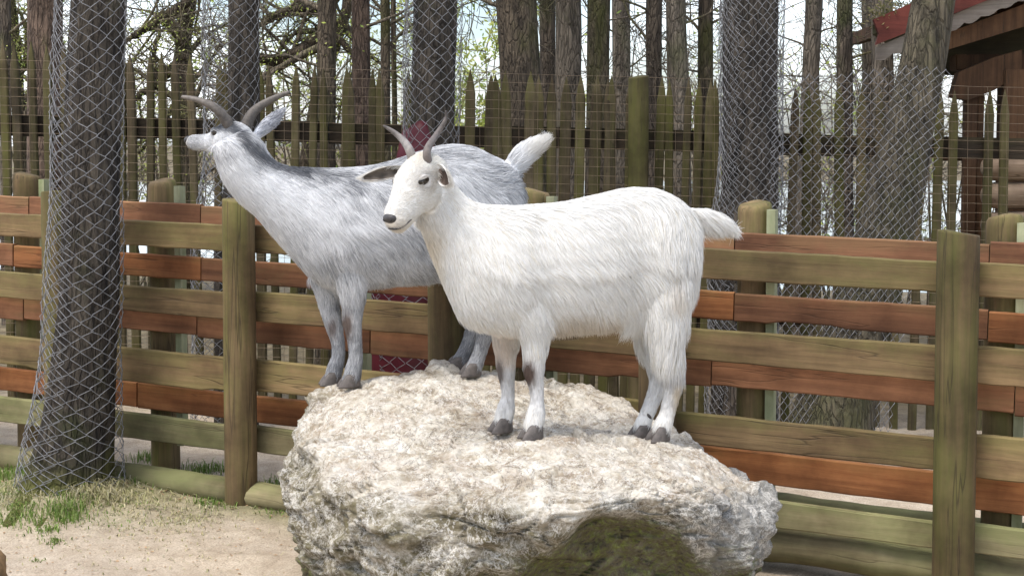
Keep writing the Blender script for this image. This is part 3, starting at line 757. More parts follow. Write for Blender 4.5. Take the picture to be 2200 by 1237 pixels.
# welded wire in front of the pickets
wm = MB()
for k in range(34):
    f = k / 33
    vL = 128 + (770 - 128) * f; vR = 190 + (830 - 190) * f
    pts = []
    for i in range(30):
        u = -40 + 2290 * i / 29
        p = pick_pt(u, vL + (vR - vL) * i / 29, -.055); pts.append((p[0], p[1], p[2] + .006 * noise.noise((i * .9, k, 2))))
    wm.tube(pts, .0012, 3, False)
for i in range(54):
    u = -20 + i * 42.0
    a = pick_pt(u, np.interp(u, [0, 2200], [128, 190]), -.057); b = pick_pt(u, 850, -.057)
    wm.tube([a, (a + b) / 2 + np.array([.006 * math.sin(i * 3.1), 0, 0]), b], .0011, 3, False)
tag(wm.build('wire_mesh', M_RUST), 'rusty welded wire grid fixed along the front of the picket fence', 'wire mesh')

# ------------------------------------------------------------------ hut at the right
dH = 7.25
hb = px(2150, 900, dH); hb[2] = gz(hb[0])
hut = thing('timber_hut', hb, 'dark timber hut with red barge boards, scalloped pale trim and stacked log ends', 'hut')
def slope_board(name, pts, t, mat, d, off=0):
    """flat board given by its outline in the gable's plane"""
    mb = MB(); n = len(pts); F_ = [px(u, v, d) for u, v in pts]
    V = [(p[0], d + off, p[2]) for p in F_] + [(p[0], d + off + t, p[2]) for p in F_]
    mb.add(V, [tuple(range(n - 1, -1, -1)), tuple(range(n, 2 * n))] + [(i, (i + 1) % n, n + (i + 1) % n, n + i) for i in range(n)])
    return mb.build(name, mat, hut, None, False)
slope_board('barge_board', [(1872, 44), (1884, 75), (1878, 98), (2210, -35), (2420, -130), (2420, -195), (2210, -100)], .03, M_RED, dH)
low = []
for i in range(61):
    f = i / 60; u = 1882 + (2420 - 1882) * f; v = 99 + (-128 - 99) * f
    low.append((u, v + 30 + 8 * abs(math.sin(f * 60 * math.pi / 4.2)) + 2 * noise.noise((f * 20, 2, 1))))
slope_board('scalloped_trim', [(1882, 102), (2420, -126)] + low[::-1], .022, M_TRIM, dH, .035)
# roof slabs behind the barge boards
mb = MB(); 
e0 = px(1868, 62, dH); e1 = px(2420, -170, dH)
for (off, th) in ((0.0, .05),):
    a = Vector((e0[0], dH + .0, e0[2])); b = Vector((e1[0], dH + .0, e1[2])); D = Vector((.95, 2.6, 0)); N_ = Vector((0, 0, th)); u_ = Vector((.02, .06, -.03))
    mb.add([a + u_, b + u_, b + D, a + D, a + u_ + N_, b + u_ + N_, b + D + N_, a + D + N_], [(0, 1, 2, 3), (7, 6, 5, 4), (0, 4, 5, 1), (1, 5, 6, 2), (2, 6, 7, 3), (3, 7, 4, 0)])
mb.build('roof', M_SHINGLE, hut, None, False)
rr = random.Random(9); lf = MB(); leaf_cloud(lf, [Vector(px(u, 36 - (u - 1868) * .42, dH - .01)) for u in range(1876, 1965, 6)], 380, .030, .011, [(.14, .13, .05), (.16, .15, .06), (.25, .2, .10), (.09, .09, .03)], rr)
lf.build('moss', M_LEAVES, hut)['kind'] = 'stuff'
def hbox(name, u0, v0, u1, v1, d, depth, mat=M_HUT):
    a = px(u0, v0, d); b = px(u1, v1, d); cx, cz = (a[0] + b[0]) / 2, (a[2] + b[2]) / 2
    w, h = abs(b[0] - a[0]) / 2, abs(b[2] - a[2]) / 2
    bm = bmesh.new(); bmesh.ops.create_cube(bm, size=1); bmesh.ops.scale(bm, vec=(2 * w, depth, 2 * h), verts=bm.verts); bmesh.ops.bevel(bm, geom=bm.edges[:], offset=.006, segments=2, affect='EDGES')
    me = bpy.data.meshes.new(name); bm.to_mesh(me); bm.free()
    return link(name, me, mat, hut, None, False, Matrix.Translation((cx, d + depth / 2, cz)))
hbox('post', 2154, 150, 2206, 960, dH + .25, .12)
hbox('post', 2072, 188, 2098, 960, dH + .30, .06)
hbox('post', 2096, 196, 2112, 960, dH + .33, .05)
hbox('post', 2290, 100, 2345, 960, dH + .25, .12)
hbox('rail', 2015, 308, 2160, 346, dH + .42, .05)
hbox('beam', 2050, 118, 2420, 152, dH + .40, .12)
hbox('beam', 2052, 66, 2420, 108, dH + 1.0, .10)
slope_board('brace', [(2075, 205), (2090, 150), (2165, 118), (2230, 100), (2230, 150), (2170, 190), (2112, 212)], .07, M_HUT, dH, .262)
slope_board('eave_board', [(2036, 72), (2420, -72), (2420, -8), (2036, 108)], .03, M_HUT, dH, .12)
slope_board('eave_shade_board', [(2038, 62), (2420, -88), (2420, 165), (2044, 138)], .05, M_RAIL, dH, .75)  # dark board painting in the shade under the eave
mb = MB()
for k in range(7):
    pa = px(2020, 70, dH + .4); mb.box((pa[0] + k * .2, dH + .3, 2.02 - .0 * k), (pa[0] + k * .2 + .06, dH + 2.5, 2.1))
mb.build('rafters', M_HUT, hut, None, False)
for k in range(8):
    vv = 360 + k * 61
    a = px(2142, vv, dH - .1); L = 1.6; m_ = MB()
    r0 = 29 * (dH - .1) / FPX
    xs = [-.08, -.072, -.055, -.03, 0, .2, .6, 1.0, L]; rs = [.25, .55, .78, .94, 1, 1.02, 1, .98, 1]
    m_.tube([(x, 0, .004 * math.sin(x * 5 + k)) for x in xs], [r0 * r for r in rs], 18)
    m_.build('log', M_HUTX, hut, None, True, Matrix.Translation(a) @ Matrix.Rotation(R(rnd.uniform(-3, 3)), 4, 'Z') @ Matrix.Rotation(rnd.random() * 6, 4, 'X'))

# ------------------------------------------------------------------ boulder
def hoof_pt(u, v, d): return np.array(px(u, v, d))
W_A, W_B = px(970, 600, 3.74), px(1480, 600, 3.92)
G_A, G_B = px(735, 600, 4.34), px(1010, 600, 4.42)
def frame_of(a, b):
    e = np.array([b[0] - a[0], b[1] - a[1], 0]); e /= np.linalg.norm(e)
    return np.array([a[0], a[1], 0]), e, np.array([e[1], -e[0], 0])     # origin, backwards, towards camera
WO, WE, WL = frame_of(W_A, W_B)
GO, GE, GL = frame_of(G_A, G_B)
def wp(u, v, off=0): return on_plane(u, v, WO + WL * off, WL)
def gp(u, v, off=0): return on_plane(u, v, GO + GL * off, GL)
# hooves: bottom centre points
W_HOOF = [wp(1145, 941, .065), wp(1080, 926, -.055), wp(1418, 945, .07), wp(1377, 941, -.02)]
G_HOOF = [gp(754, 829, .055), gp(714, 825, -.05), gp(1014, 806, .05), gp(982, 792, -.06)]
HOOVES = W_HOOF + G_HOOF
OUT = [(.665, 3.84), (.62, 4.06), (.50, 4.25), (.24, 4.42), (-.08, 4.50), (-.34, 4.48), (-.60, 4.40), (-.68, 4.2), (-.60, 3.88), (-.47, 3.5), (-.36, 3.27), (-.08, 3.19), (.25, 3.19), (.47, 3.27), (.585, 3.5)]
RC = (.03, 3.88)
_a = np.array([math.atan2(y - RC[1], x - RC[0]) for x, y in OUT]); _r = np.array([math.hypot(x - RC[0], y - RC[1]) for x, y in OUT])
_o = np.argsort(_a); _a = _a[_o]; _r = _r[_o]
_a3 = np.concatenate([_a - 2 * math.pi, _a, _a + 2 * math.pi]); _r3 = np.concatenate([_r, _r, _r])
def plan_r(a):
    return float(np.mean([np.interp(a + d, _a3, _r3) for d in (-.15, 0, .15)]))
ANCH = [(h[0], h[1], h[2]) for h in HOOVES]
for (u, v, d) in [(640, 838, 4.30), (605, 930, 4.1), (700, 826, 4.42), (800, 808, 4.46), (880, 786, 4.48), (930, 783, 4.48), (1150, 812, 4.42), (1250, 840, 4.38), (1330, 868, 4.32), (1430, 918, 4.22), (1500, 948, 4.14), (1590, 1000, 4.0), (1655, 1040, 3.86), (1680, 1080, 3.75), (900, 960, 3.75), (700, 950, 3.85), (1250, 990, 3.52), (900, 1060, 3.3), (1100, 1050, 3.3), (1450, 1030, 3.4), (1600, 1090, 3.5)]:
    p = px(u, v, d); ANCH.append((p[0], p[1], p[2]))
ANCH = np.array(ANCH)
A_ = np.c_[np.ones(len(ANCH)), ANCH[:, 0], ANCH[:, 1]]
PLc, *_ = np.linalg.lstsq(A_, ANCH[:, 2], rcond=None)
RES = ANCH[:, 2] - A_ @ PLc
def rbf(d2): return np.exp(-d2 / (2 * .17 ** 2))
D2 = ((ANCH[:, None, :2] - ANCH[None, :, :2]) ** 2).sum(-1)
RW = np.linalg.solve(rbf(D2) + .08 * np.eye(len(ANCH)), RES)
def rock_top(x, y):
    return PLc[0] + PLc[1] * x + PLc[2] * y + float((rbf((ANCH[:, 0] - x) ** 2 + (ANCH[:, 1] - y) ** 2) * RW).sum())
NA, NT = 470, 320
prof = np.array([(0, 0, 1), (.30, .46, 1), (.55, .82, 1), (.61, .925, .985), (.655, .98, .94), (.70, 1.0, .83), (.78, 1.0, .60), (.86, .95, .38), (.93, .88, .17), (1.0, .80, -.12)])
RV = np.zeros((NT + 1, NA, 3)); RCOL = np.zeros((NT + 1, NA, 3))
for i in range(NT + 1):
    t = i / NT
    fr = float(np.mean([np.interp(t + e, prof[:, 0], prof[:, 1]) for e in (-.02, 0, .02)])); fz = float(np.mean([np.interp(t + e, prof[:, 0], prof[:, 2]) for e in (-.02, 0, .02)]))
    for k in range(NA):
        a = 2 * math.pi * k / NA - math.pi
        r = plan_r(a); ca, sa = math.cos(a), math.sin(a)
        fr2 = fr
        x, y = RC[0] + ca * r * fr2, RC[1] + sa * r * fr2
        xt, yt = RC[0] + ca * r * min(fr2, .93), RC[1] + sa * r * min(fr2, .93)
        z = rock_top(xt, yt); g = gz(x)
        if fz < 1: z = g + (z - g) * fz
        q = Vector((x, y, z))
        side = max(0, min(1, (t - .5) / .2))
        # hollows in the front face
        if sa < 0:
            wn_ = .34 * noise.noise(q * 4) + .22 * noise.noise(q * 9)
            hx, hz = (x - .24) / .27 + wn_, (z - .17 - .10 * (x - .22)) / .225 - wn_
            c = math.exp(-(hx * hx + hz * hz) ** 1.9) * side
            hx2, hz2 = (x + .30) / .13, (z - .02) / .17
            c2 = math.exp(-(hx2 ** 2 + hz2 ** 2)) * side
            hx3, hz3 = (x - .02) / .2, (z - .16) / .07
            c3 = math.exp(-(hx3 ** 2 + hz3 ** 2)) * side
        else: c = c2 = c3 = 0
        p = q + Vector((0, .25 * c + .09 * c2 + .05 * c3, 0))
        n1 = noise.noise(q * 2.6 + Vector((5, 1, 2))); n2 = noise.noise(q * 6.0)
        wq = q + Vector((n2, n1, n2)) * .05
        rid = 1 - abs(noise.noise(Vector((wq.x * 6, wq.y * 6, wq.z * 10)) + Vector((2, 9, 4)))) * 2
        rid2 = 1 - abs(noise.noise(Vector((wq.x * 14, wq.y * 14, wq.z * 22)) + Vector((1, 2, 8)))) * 2
        wz = Vector((wq.x, wq.y, wq.z * 1.35))
        fac = []
        for sc in (4.2, 9.5, 21.0):
            vd, vp = noise.voronoi(wz * sc); c0 = vp[0]; hv = noise.noise_vector(c0 * 7.31 + Vector((.3, .7, .1)))
            fac.append(((wz * sc - c0).dot(hv) * 1.5 + noise.noise(c0 * 5.17 + Vector((9.2, .4, .6))) * 1.1, min(vd[1] - vd[0], .5)))
        f = fac[0][1]; f2 = fac[1][1]
        fine = noise.fractal(q * 38, .75, 2.1, 4)
        nd = Vector((ca * side, sa * side, 1 - .75 * side)).normalized()
        st1 = noise.noise(Vector((wq.x * 3.0, wq.y * 9, wq.z * 6)) + Vector((8, 3, 3)))
        tp_ = 1 - side
        K = .20 + .80 * side
        disp = .034 * n1 * (.4 + side) + .026 * n2 * (.3 + side) + .020 * (rid - .6) * (.10 + side) + .014 * (rid2 - .5) * (.40 + .7 * side)
        disp += .052 * fac[0][0] * K + .014 * fac[1][0] * (.3 + .7 * side) + .0052 * fac[2][0] + .026 * st1 * tp_ + .006 * fine
        disp -= .008 * max(0, 1 - f2 / .07) * (.25 + .75 * side) + .010 * max(0, 1 - f / .045) * (.12 + .88 * side)
        crev = max(max(0, 1 - f2 / .10), max(0, 1 - f / .07), .8 * max(0, 1 - fac[2][1] / .10))  # crevice shade put into the colour: less white crust, darker sides
        p = p + nd * disp
        RV[i, k] = p
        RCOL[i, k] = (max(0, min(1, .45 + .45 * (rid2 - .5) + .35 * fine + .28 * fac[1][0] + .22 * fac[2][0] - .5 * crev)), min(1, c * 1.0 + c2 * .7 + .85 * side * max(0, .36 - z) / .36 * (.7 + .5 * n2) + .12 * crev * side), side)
Vr = RV.reshape(-1, 3)
tops = Vr[:(NT // 2 + 20) * NA]
for it in range(3):
    for h in HOOVES:
        for du in (0,):
            dd = ((tops[:, 0] - h[0]) ** 2 + (tops[:, 1] - h[1]) ** 2)
            near = dd < .018 ** 2
            cur = tops[near, 2].max() if near.any() else tops[np.argmin(dd), 2]
            w = np.exp(-dd / (2 * .045 ** 2)); tops[:, 2] += (h[2] + .001 - cur) * w
Fr = [(i * NA + k, i * NA + (k + 1) % NA, (i + 1) * NA + (k + 1) % NA, (i + 1) * NA + k) for i in range(NT) for k in range(NA)]
mb = MB(); mb.v = [tuple(v) for v in Vr]; mb.f = [q[::-1] for q in Fr]; mb.c = [tuple(c) for c in RCOL.reshape(-1, 3)]
def rock_mat():
    m, n, l, b = mat_new('pale_limestone')
    v = coords(n, l, (1, 1, 1), 'Object', False)
    a = n.new('ShaderNodeAttribute'); a.attribute_name = 'Col'; sp = n.new('ShaderNodeSeparateColor'); l.new(a.outputs['Color'], sp.inputs[0])
    big = tnoise(n, l, v, 2.6, 6, .62, .8); mid = tnoise(n, l, v, 10, 8, .7, 1.0); fine = tnoise(n, l, v, 60, 8, .75, .5); st = tnoise(n, l, v, 5.5, 6, .65, 1.5)
    def rf(scale, dist):
        t = n.new('ShaderNodeTexNoise'); t.noise_type = 'RIDGED_MULTIFRACTAL'; t.normalize = True
        t.inputs['Scale'].default_value = scale; t.inputs['Detail'].default_value = 7; t.inputs['Roughness'].default_value = .6; t.inputs['Distortion'].default_value = dist
        l.new(v, t.inputs['Vector']); return t.outputs['Fac']
    M = lambda op, x, y=None: math_(n, l, op, x, y)
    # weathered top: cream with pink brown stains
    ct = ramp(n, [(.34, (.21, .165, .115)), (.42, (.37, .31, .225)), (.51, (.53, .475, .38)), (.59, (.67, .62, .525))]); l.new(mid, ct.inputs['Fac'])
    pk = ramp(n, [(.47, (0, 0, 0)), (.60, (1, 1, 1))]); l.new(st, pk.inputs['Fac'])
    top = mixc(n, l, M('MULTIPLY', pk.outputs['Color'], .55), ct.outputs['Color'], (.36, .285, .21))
    # broken sides: olive brown and grey, darkened to carry the front's shade
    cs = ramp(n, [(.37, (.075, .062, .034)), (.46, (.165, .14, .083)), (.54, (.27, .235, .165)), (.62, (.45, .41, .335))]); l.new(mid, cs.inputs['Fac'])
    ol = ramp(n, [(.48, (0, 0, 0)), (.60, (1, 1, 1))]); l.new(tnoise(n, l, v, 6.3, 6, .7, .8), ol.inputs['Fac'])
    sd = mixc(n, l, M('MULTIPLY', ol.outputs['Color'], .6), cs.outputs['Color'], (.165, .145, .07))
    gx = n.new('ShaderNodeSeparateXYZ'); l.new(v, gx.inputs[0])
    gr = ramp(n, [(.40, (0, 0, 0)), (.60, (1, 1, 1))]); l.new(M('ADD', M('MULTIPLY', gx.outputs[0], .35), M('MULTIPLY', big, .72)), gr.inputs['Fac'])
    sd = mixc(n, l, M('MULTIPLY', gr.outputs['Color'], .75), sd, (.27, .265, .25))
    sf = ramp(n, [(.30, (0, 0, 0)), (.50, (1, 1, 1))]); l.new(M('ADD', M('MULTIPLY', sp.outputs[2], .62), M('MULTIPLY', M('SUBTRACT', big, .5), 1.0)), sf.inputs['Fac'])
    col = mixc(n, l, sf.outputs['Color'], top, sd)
    # white crust on edges, running veins
    r1 = rf(5.5, .5); r2 = rf(17, .25)
    w = ramp(n, [(.49, (0, 0, 0)), (.66, (1, 1, 1))])
    l.new(M('ADD', M('MULTIPLY', r1, .42), M('ADD', M('MULTIPLY', r2, .30), M('MULTIPLY', sp.outputs[0], .34))), w.inputs['Fac'])
    col = mixc(n, l, M('MULTIPLY', w.outputs['Color'], M('SUBTRACT', M('SUBTRACT', .92, M('MULTIPLY', sp.outputs[1], .5)), M('MULTIPLY', sp.outputs[2], .18))), col, (.74, .70, .62))
    ve = M('ABSOLUTE', M('SUBTRACT', tnoise(n, l, v, 9, 6, .72, .9), .5))
    vr = ramp(n, [(.0, (1, 1, 1)), (.016, (0, 0, 0))]); l.new(ve, vr.inputs['Fac'])
    col = mixc(n, l, M('MULTIPLY', vr.outputs['Color'], .65), col, (.76, .72, .65))
    for (vs_, vd_, vw_, va_) in ((20, .5, .030, .75), (5, .7, .010, .8), (42, .3, .045, .5)):
        vn = M('ABSOLUTE', M('SUBTRACT', tnoise(n, l, v, vs_, 5, .7, vd_), .5)); vq = ramp(n, [(.0, (1, 1, 1)), (vw_, (0, 0, 0))]); l.new(vn, vq.inputs['Fac'])
        gate = ramp(n, [(.42, (0, 0, 0)), (.58, (1, 1, 1))]); l.new(tnoise(n, l, v, vs_ * .33, 4, .6, .3), gate.inputs['Fac'])
        col = mixc(n, l, M('MULTIPLY', M('MULTIPLY', vq.outputs['Color'], gate.outputs['Color']), va_), col, (.80, .77, .71))
    cr = M('ABSOLUTE', M('SUBTRACT', tnoise(n, l, v, 3.4, 7, .72, 1.2), .5))
    cv = ramp(n, [(.0, (1, 1, 1)), (.009, (0, 0, 0))]); l.new(cr, cv.inputs['Fac'])
    col = mixc(n, l, M('MULTIPLY', cv.outputs['Color'], .75), col, (.08, .06, .045))
    sk = ramp(n, [(.30, (.72, .69, .66)), (.5, (1, 1, 1)), (.72, (1.12, 1.1, 1.08))]); l.new(fine, sk.inputs['Fac'])
    col = mixc(n, l, 1.0, col, sk.outputs['Color'], 'MULTIPLY')
    # moss and damp earth in the hollows, plus painted crevice darkness
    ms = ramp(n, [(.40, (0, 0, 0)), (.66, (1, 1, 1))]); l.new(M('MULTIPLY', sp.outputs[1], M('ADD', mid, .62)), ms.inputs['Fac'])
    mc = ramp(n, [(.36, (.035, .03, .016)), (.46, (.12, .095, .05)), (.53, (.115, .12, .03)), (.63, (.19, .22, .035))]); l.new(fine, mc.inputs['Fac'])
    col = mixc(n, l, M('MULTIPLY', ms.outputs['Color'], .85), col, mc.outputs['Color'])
    l.new(col, b.inputs['Base Color']); b.inputs['Roughness'].default_value = .9
    bump(n, l, b, M('ADD', M('MULTIPLY', fine, 1.3), M('ADD', M('MULTIPLY', mid, .6), M('MULTIPLY', r2, .6))), .85, .013)
    return m
M_ROCK = rock_mat()
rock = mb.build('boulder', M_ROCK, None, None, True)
tag(rock, 'big pale limestone boulder with mossy hollows, the two goats standing on top of it', 'boulder')
# rusty brown rock peeping in at the lower left corner
mb = MB(); V = []; Fc = []; n1_, n2_ = 30, 20
cc = px(-42, 1262, 3.35)
for i in range(n2_ + 1):
    for k in range(n1_):
        th = math.pi * i / n2_; a = 2 * math.pi * k / n1_; d = Vector((math.sin(th) * math.cos(a), math.sin(th) * math.sin(a), math.cos(th)))
        r = .115 * (1 + .25 * noise.noise(d * 1.7 + Vector((3, 3, 3))) + .08 * noise.noise(d * 6)); V.append((d.x * r * .62, d.y * r * .8, d.z * r * .95))
for i in range(n2_):
    for k in range(n1_): Fc.append((i * n1_ + k, (i + 1) * n1_ + k, (i + 1) * n1_ + (k + 1) % n1_, i * n1_ + (k + 1) % n1_))
mb.add(V, Fc); M_BROWN = simple('brown_stone', (.15, .09, .04), .85, 0, .5, 25, .5)
mb2 = mb.build('stone', M_BROWN, None, cc - np.array([0, 0, 0]) * 0, True) if False else None
mb.v = [(a + cc[0], b + cc[1], c + cc[2]) for a, b, c in mb.v]
o = mb.build('stone', M_BROWN, None, (cc[0], cc[1], cc[2] - .1)); tag(o, 'brown mossy stone cut off by the lower left corner of the picture', 'stone')

# ------------------------------------------------------------------ goats
def ring(c, up, lat, n=22, ex=2.15, top=1.0, bot=1.0):
    out = []
    for k in range(n):
        a = 2 * math.pi * k / n; ca, sa = math.cos(a), math.sin(a)
        x = math.copysign(abs(ca) ** (2 / ex), ca); y = math.copysign(abs(sa) ** (2 / ex), sa)
        w = top if y > 0 else bot
        out.append(c + lat * x * (1 - (1 - w) * abs(y)) + up * y)
    return out
def loft(mb, rings):
    n = len(rings[0]); V = [p for r in rings for p in r]; F = []
    m = len(rings)
    for i in range(m - 1):
        for k in range(n): F.append((i * n + k, i * n + (k + 1) % n, (i + 1) * n + (k + 1) % n, (i + 1) * n + k))
    V.append(sum(rings[0]) / n); V.append(sum(rings[-1]) / n)
    for k in range(n): F.append(((k + 1) % n, k, m * n)); F.append(((m - 1) * n + k, (m - 1) * n + (k + 1) % n, m * n + 1))
    mb.add(V, F)
def densify(st, k=4):
    """smooth in-between stations; st rows are flat number lists"""
    st = np.array(st, float); out = []
    for i in range(len(st) - 1):
        p0 = st[max(i - 1, 0)]; p1_ = st[i]; p2 = st[i + 1]; p3 = st[min(i + 2, len(st) - 1)]
        for j in range(k):
            f = j / k; out.append(.5 * (2 * p1_ + (p2 - p0) * f + (2 * p0 - 5 * p1_ + 4 * p2 - p3) * f * f + (3 * p1_ - p0 - 3 * p2 + p3) * f ** 3))
    out.append(st[-1]); return np.array(out)
def unit(v): v = np.array(v, float); return v / np.linalg.norm(v)
class Goat:
    def __init__(s, O, E, L, plane):
        s.O, s.E, s.L, s.P = O, E, L, plane; s.mb = MB(); s.g = []          # guides: pos, dir, length, lift
    def guide(s, p, d, ln, lift=.18): s.g.append((np.array(p), unit(d), ln, lift))
    def trunk(s, st, flow):
        """st: u,v top, u,v bottom, half width; flow(i,side,down) -> (dir, len)"""
        D = densify(st, 4); rings = []
        for r in D:
            a = s.P(r[0], r[1]); b = s.P(r[2], r[3]); rings.append(ring((a + b) / 2, (a - b) / 2, s.L * r[4], 26, 2.25, .80, .92))
        loft(s.mb, rings)
        for i, r in enumerate(st):
            a = s.P(r[0], r[1]); b = s.P(r[2], r[3]); c = (a + b) / 2
            for (nm, q) in (('top', a), ('mid', c + s.L * r[4]), ('midf', c - s.L * r[4]), ('lowm', c * .4 + b * .6 + s.L * r[4] * .8), ('lowf', c * .4 + b * .6 - s.L * r[4] * .8), ('bot', b)):
                d, ln, lf = flow(i, nm); s.guide(q, d, ln, lf)
    def limb(s, st, ln, lift=.15, d=None):
        """st: u,v,lateral offset, half length in plane, half width"""
        D = densify(st, 4); C = [s.P(r[0], r[1], r[2]) for r in D]; rings = []
        for i, r in enumerate(D):
            t = unit(C[min(i + 1, len(C) - 1)] - C[max(i - 1, 0)]); fw = unit(np.cross(s.L, t))
            rings.append(ring(C[i], fw * r[3], s.L * r[4], 18, 2.0))
        loft(s.mb, rings)
        for i, r in enumerate(st):
            c = s.P(r[0], r[1], r[2]); j = min(i + 1, len(st) - 1); k = max(i - 1, 0)
            t = unit(s.P(*st[j][:3]) - s.P(*st[k][:3]))
            l_ = ln[i] if hasattr(ln, '__len__') else ln
            for q in (c, c + s.L * r[4], c - s.L * r[4], c + s.E * r[3], c - s.E * r[3]): s.guide(q, t if d is None else d, l_, lift)
    def head(s, origin, fwd, left, st, ln=.013):
        s.ho, s.hf = np.array(origin), unit(fwd); l_ = np.array(left, float); l_ -= s.hf * l_.dot(s.hf); s.hl = unit(l_); s.hu = np.cross(s.hf, s.hl)
        D = densify(st, 4); rings = []
        for x, zc, hh, hw in D: rings.append(ring(s.H(x, 0, zc), s.hu * hh, s.hl * hw, 22, 2.2, .85, .85))
        loft(s.mb, rings)
        for x, zc, hh, hw in st:
            for (y, z) in ((0, hh), (hw, 0), (-hw, 0), (0, -hh)):
                s.guide(s.H(x, y, zc + z), -s.hf * .85 + s.hl * np.sign(y) * .15 - s.hu * .25, ln * (1.3 if x < .03 else 1), .28)
    def H(s, x, y, z): return s.ho + s.hf * x + s.hl * y + s.hu * z
    def blob(s, c, ax, ay, az, rx, ry, rz):
        V = []; F = []; n1, n2 = 16, 10
        for i in range(n2 + 1):
            for k in range(n1):
                th = math.pi * i / n2; a = 2 * math.pi * k / n1
                V.append(c + ax * rx * math.cos(th) + ay * ry * math.sin(th) * math.cos(a) + az * rz * math.sin(th) * math.sin(a))
        for i in range(n2):
            for k in range(n1): F.append((i * n1 + k, i * n1 + (k + 1) % n1, (i + 1) * n1 + (k + 1) % n1, (i + 1) * n1 + k))
        s.mb.add(V, F)
    def finish(s, root, colfn, nstr, width, seed, skip=(), ears=()):
        me = bpy.data.meshes.new('tmp'); me.from_pydata(s.mb.v, [], s.mb.f); bmx = bmesh.new(); bmx.from_mesh(me); bmesh.ops.recalc_face_normals(bmx, faces=bmx.faces); bmx.to_mesh(me); bmx.free()
        o = bpy.data.objects.new('tmp', me); COL.objects.link(o)
        md = o.modifiers.new('r', 'REMESH'); md.mode = 'VOXEL'; md.voxel_size = .006
        sm = o.modifiers.new('s', 'SMOOTH'); sm.factor = .5; sm.iterations = 7
        dg = bpy.context.evaluated_depsgraph_get(); body = bpy.data.meshes.new_from_object(o.evaluated_get(dg)); bpy.data.objects.remove(o)
        n = len(body.vertices); V = np.empty(n * 3); body.vertices.foreach_get('co', V); V = V.reshape(-1, 3)
        body.calc_loop_triangles(); T = np.empty(len(body.loop_triangles) * 3, np.int32); body.loop_triangles.foreach_get('vertices', T); T = T.reshape(-1, 3)
        Nn = np.empty(n * 3); body.vertices.foreach_get('normal', Nn); Nn = Nn.reshape(-1, 3)
        at = body.color_attributes.new('Col', 'FLOAT_COLOR', 'POINT')
        under = colfn(V, Nn, np.random.default_rng(1), False)
        at.data.foreach_set('color', np.c_[under, np.ones(n)].astype(np.float32).ravel())
        b = np.array(root['_b']); body.vertices.foreach_set('co', (V - b).ravel()); body.name = 'body'
        link('body', body, M_HIDE, root, b)
        s.V, s.T, s.N = V, T, Nn
        return V, T, Nn
def strands(V, T, N, guides, nstr, width, colfn, seed, skip=(), dens=None, lenmul=1.0):
    r = np.random.default_rng(seed)
    A = V[T[:, 0]]; B = V[T[:, 1]]; C = V[T[:, 2]]
    ar = np.linalg.norm(np.cross(B - A, C - A), axis=1) / 2
    cen = (A + B + C) / 3
    if dens is not None: ar = ar * dens(cen)
    k = r.choice(len(T), nstr, p=ar / ar.sum())
    u = r.random((nstr, 2)); fl = u.sum(1) > 1; u[fl] = 1 - u[fl]
    w0 = 1 - u.sum(1, keepdims=True)
    P = A[k] * w0 + B[k] * u[:, :1] + C[k] * u[:, 1:]
    n = N[T[k, 0]] * w0 + N[T[k, 1]] * u[:, :1] + N[T[k, 2]] * u[:, 1:]; n /= np.linalg.norm(n, axis=1, keepdims=True) + 1e-9
    keep = np.ones(nstr, bool)
    for c, rad in skip: keep &= ((P - c) ** 2).sum(1) > rad * rad
    P, n = P[keep], n[keep]; m = len(P)
    gp_ = np.array([g[0] for g in guides]); gd = np.array([g[1] for g in guides]); gl = np.array([g[2] for g in guides]); gf = np.array([g[3] for g in guides])
    D = np.zeros((m, 3)); Ln = np.zeros(m); Lf = np.zeros(m)
    for s in range(0, m, 8000):
        d2 = ((P[s:s + 8000, None] - gp_[None]) ** 2).sum(-1) + 1e-5
        w = 1 / d2 ** 2; w /= w.sum(1, keepdims=True)
        D[s:s + 8000] = w @ gd; Ln[s:s + 8000] = w @ gl; Lf[s:s + 8000] = w @ gf
    # clumps: shared low frequency swirl so that locks form
    cl = np.array([noise.noise_vector(Vector(p * 26)) for p in P]); cl2 = np.array([noise.noise_vector(Vector(p * 7 + 5)) for p in P])
    D = D + .30 * cl + .30 * cl2 + r.normal(0, .09, (m, 3))
    D -= n * (D * n).sum(1, keepdims=True); D /= np.linalg.norm(D, axis=1, keepdims=True) + 1e-9
    L = (Ln * r.uniform(.65, 1.2, m) * lenmul)[:, None]
    lift = (Lf * r.uniform(.5, 1.5, m))[:, None]
    G = np.array([0, 0, -1.0])
    p0 = P - n * .001; p1_ = P + L * (.33 * D + lift * .30 * n); p2 = P + L * (.68 * D + lift * .42 * n + .05 * G); p3 = P + L * (1.0 * D + lift * .35 * n + .16 * G + .04 * cl)
    side = np.cross(D, n); roll = r.uniform(-.75, .75, m)[:, None]
    side = side * np.cos(roll) + n * np.sin(roll)
    w = (width * r.uniform(.6, 1.3, m) * np.clip(Ln / .03, .6, 1.0))[:, None] / 2
    VV = np.stack([p0 - side * w, p0 + side * w, p1_ - side * w, p1_ + side * w, p2 - side * w * .75, p2 + side * w * .75, p3], 1)
    col = colfn(P, n, r, True)
    return VV, col
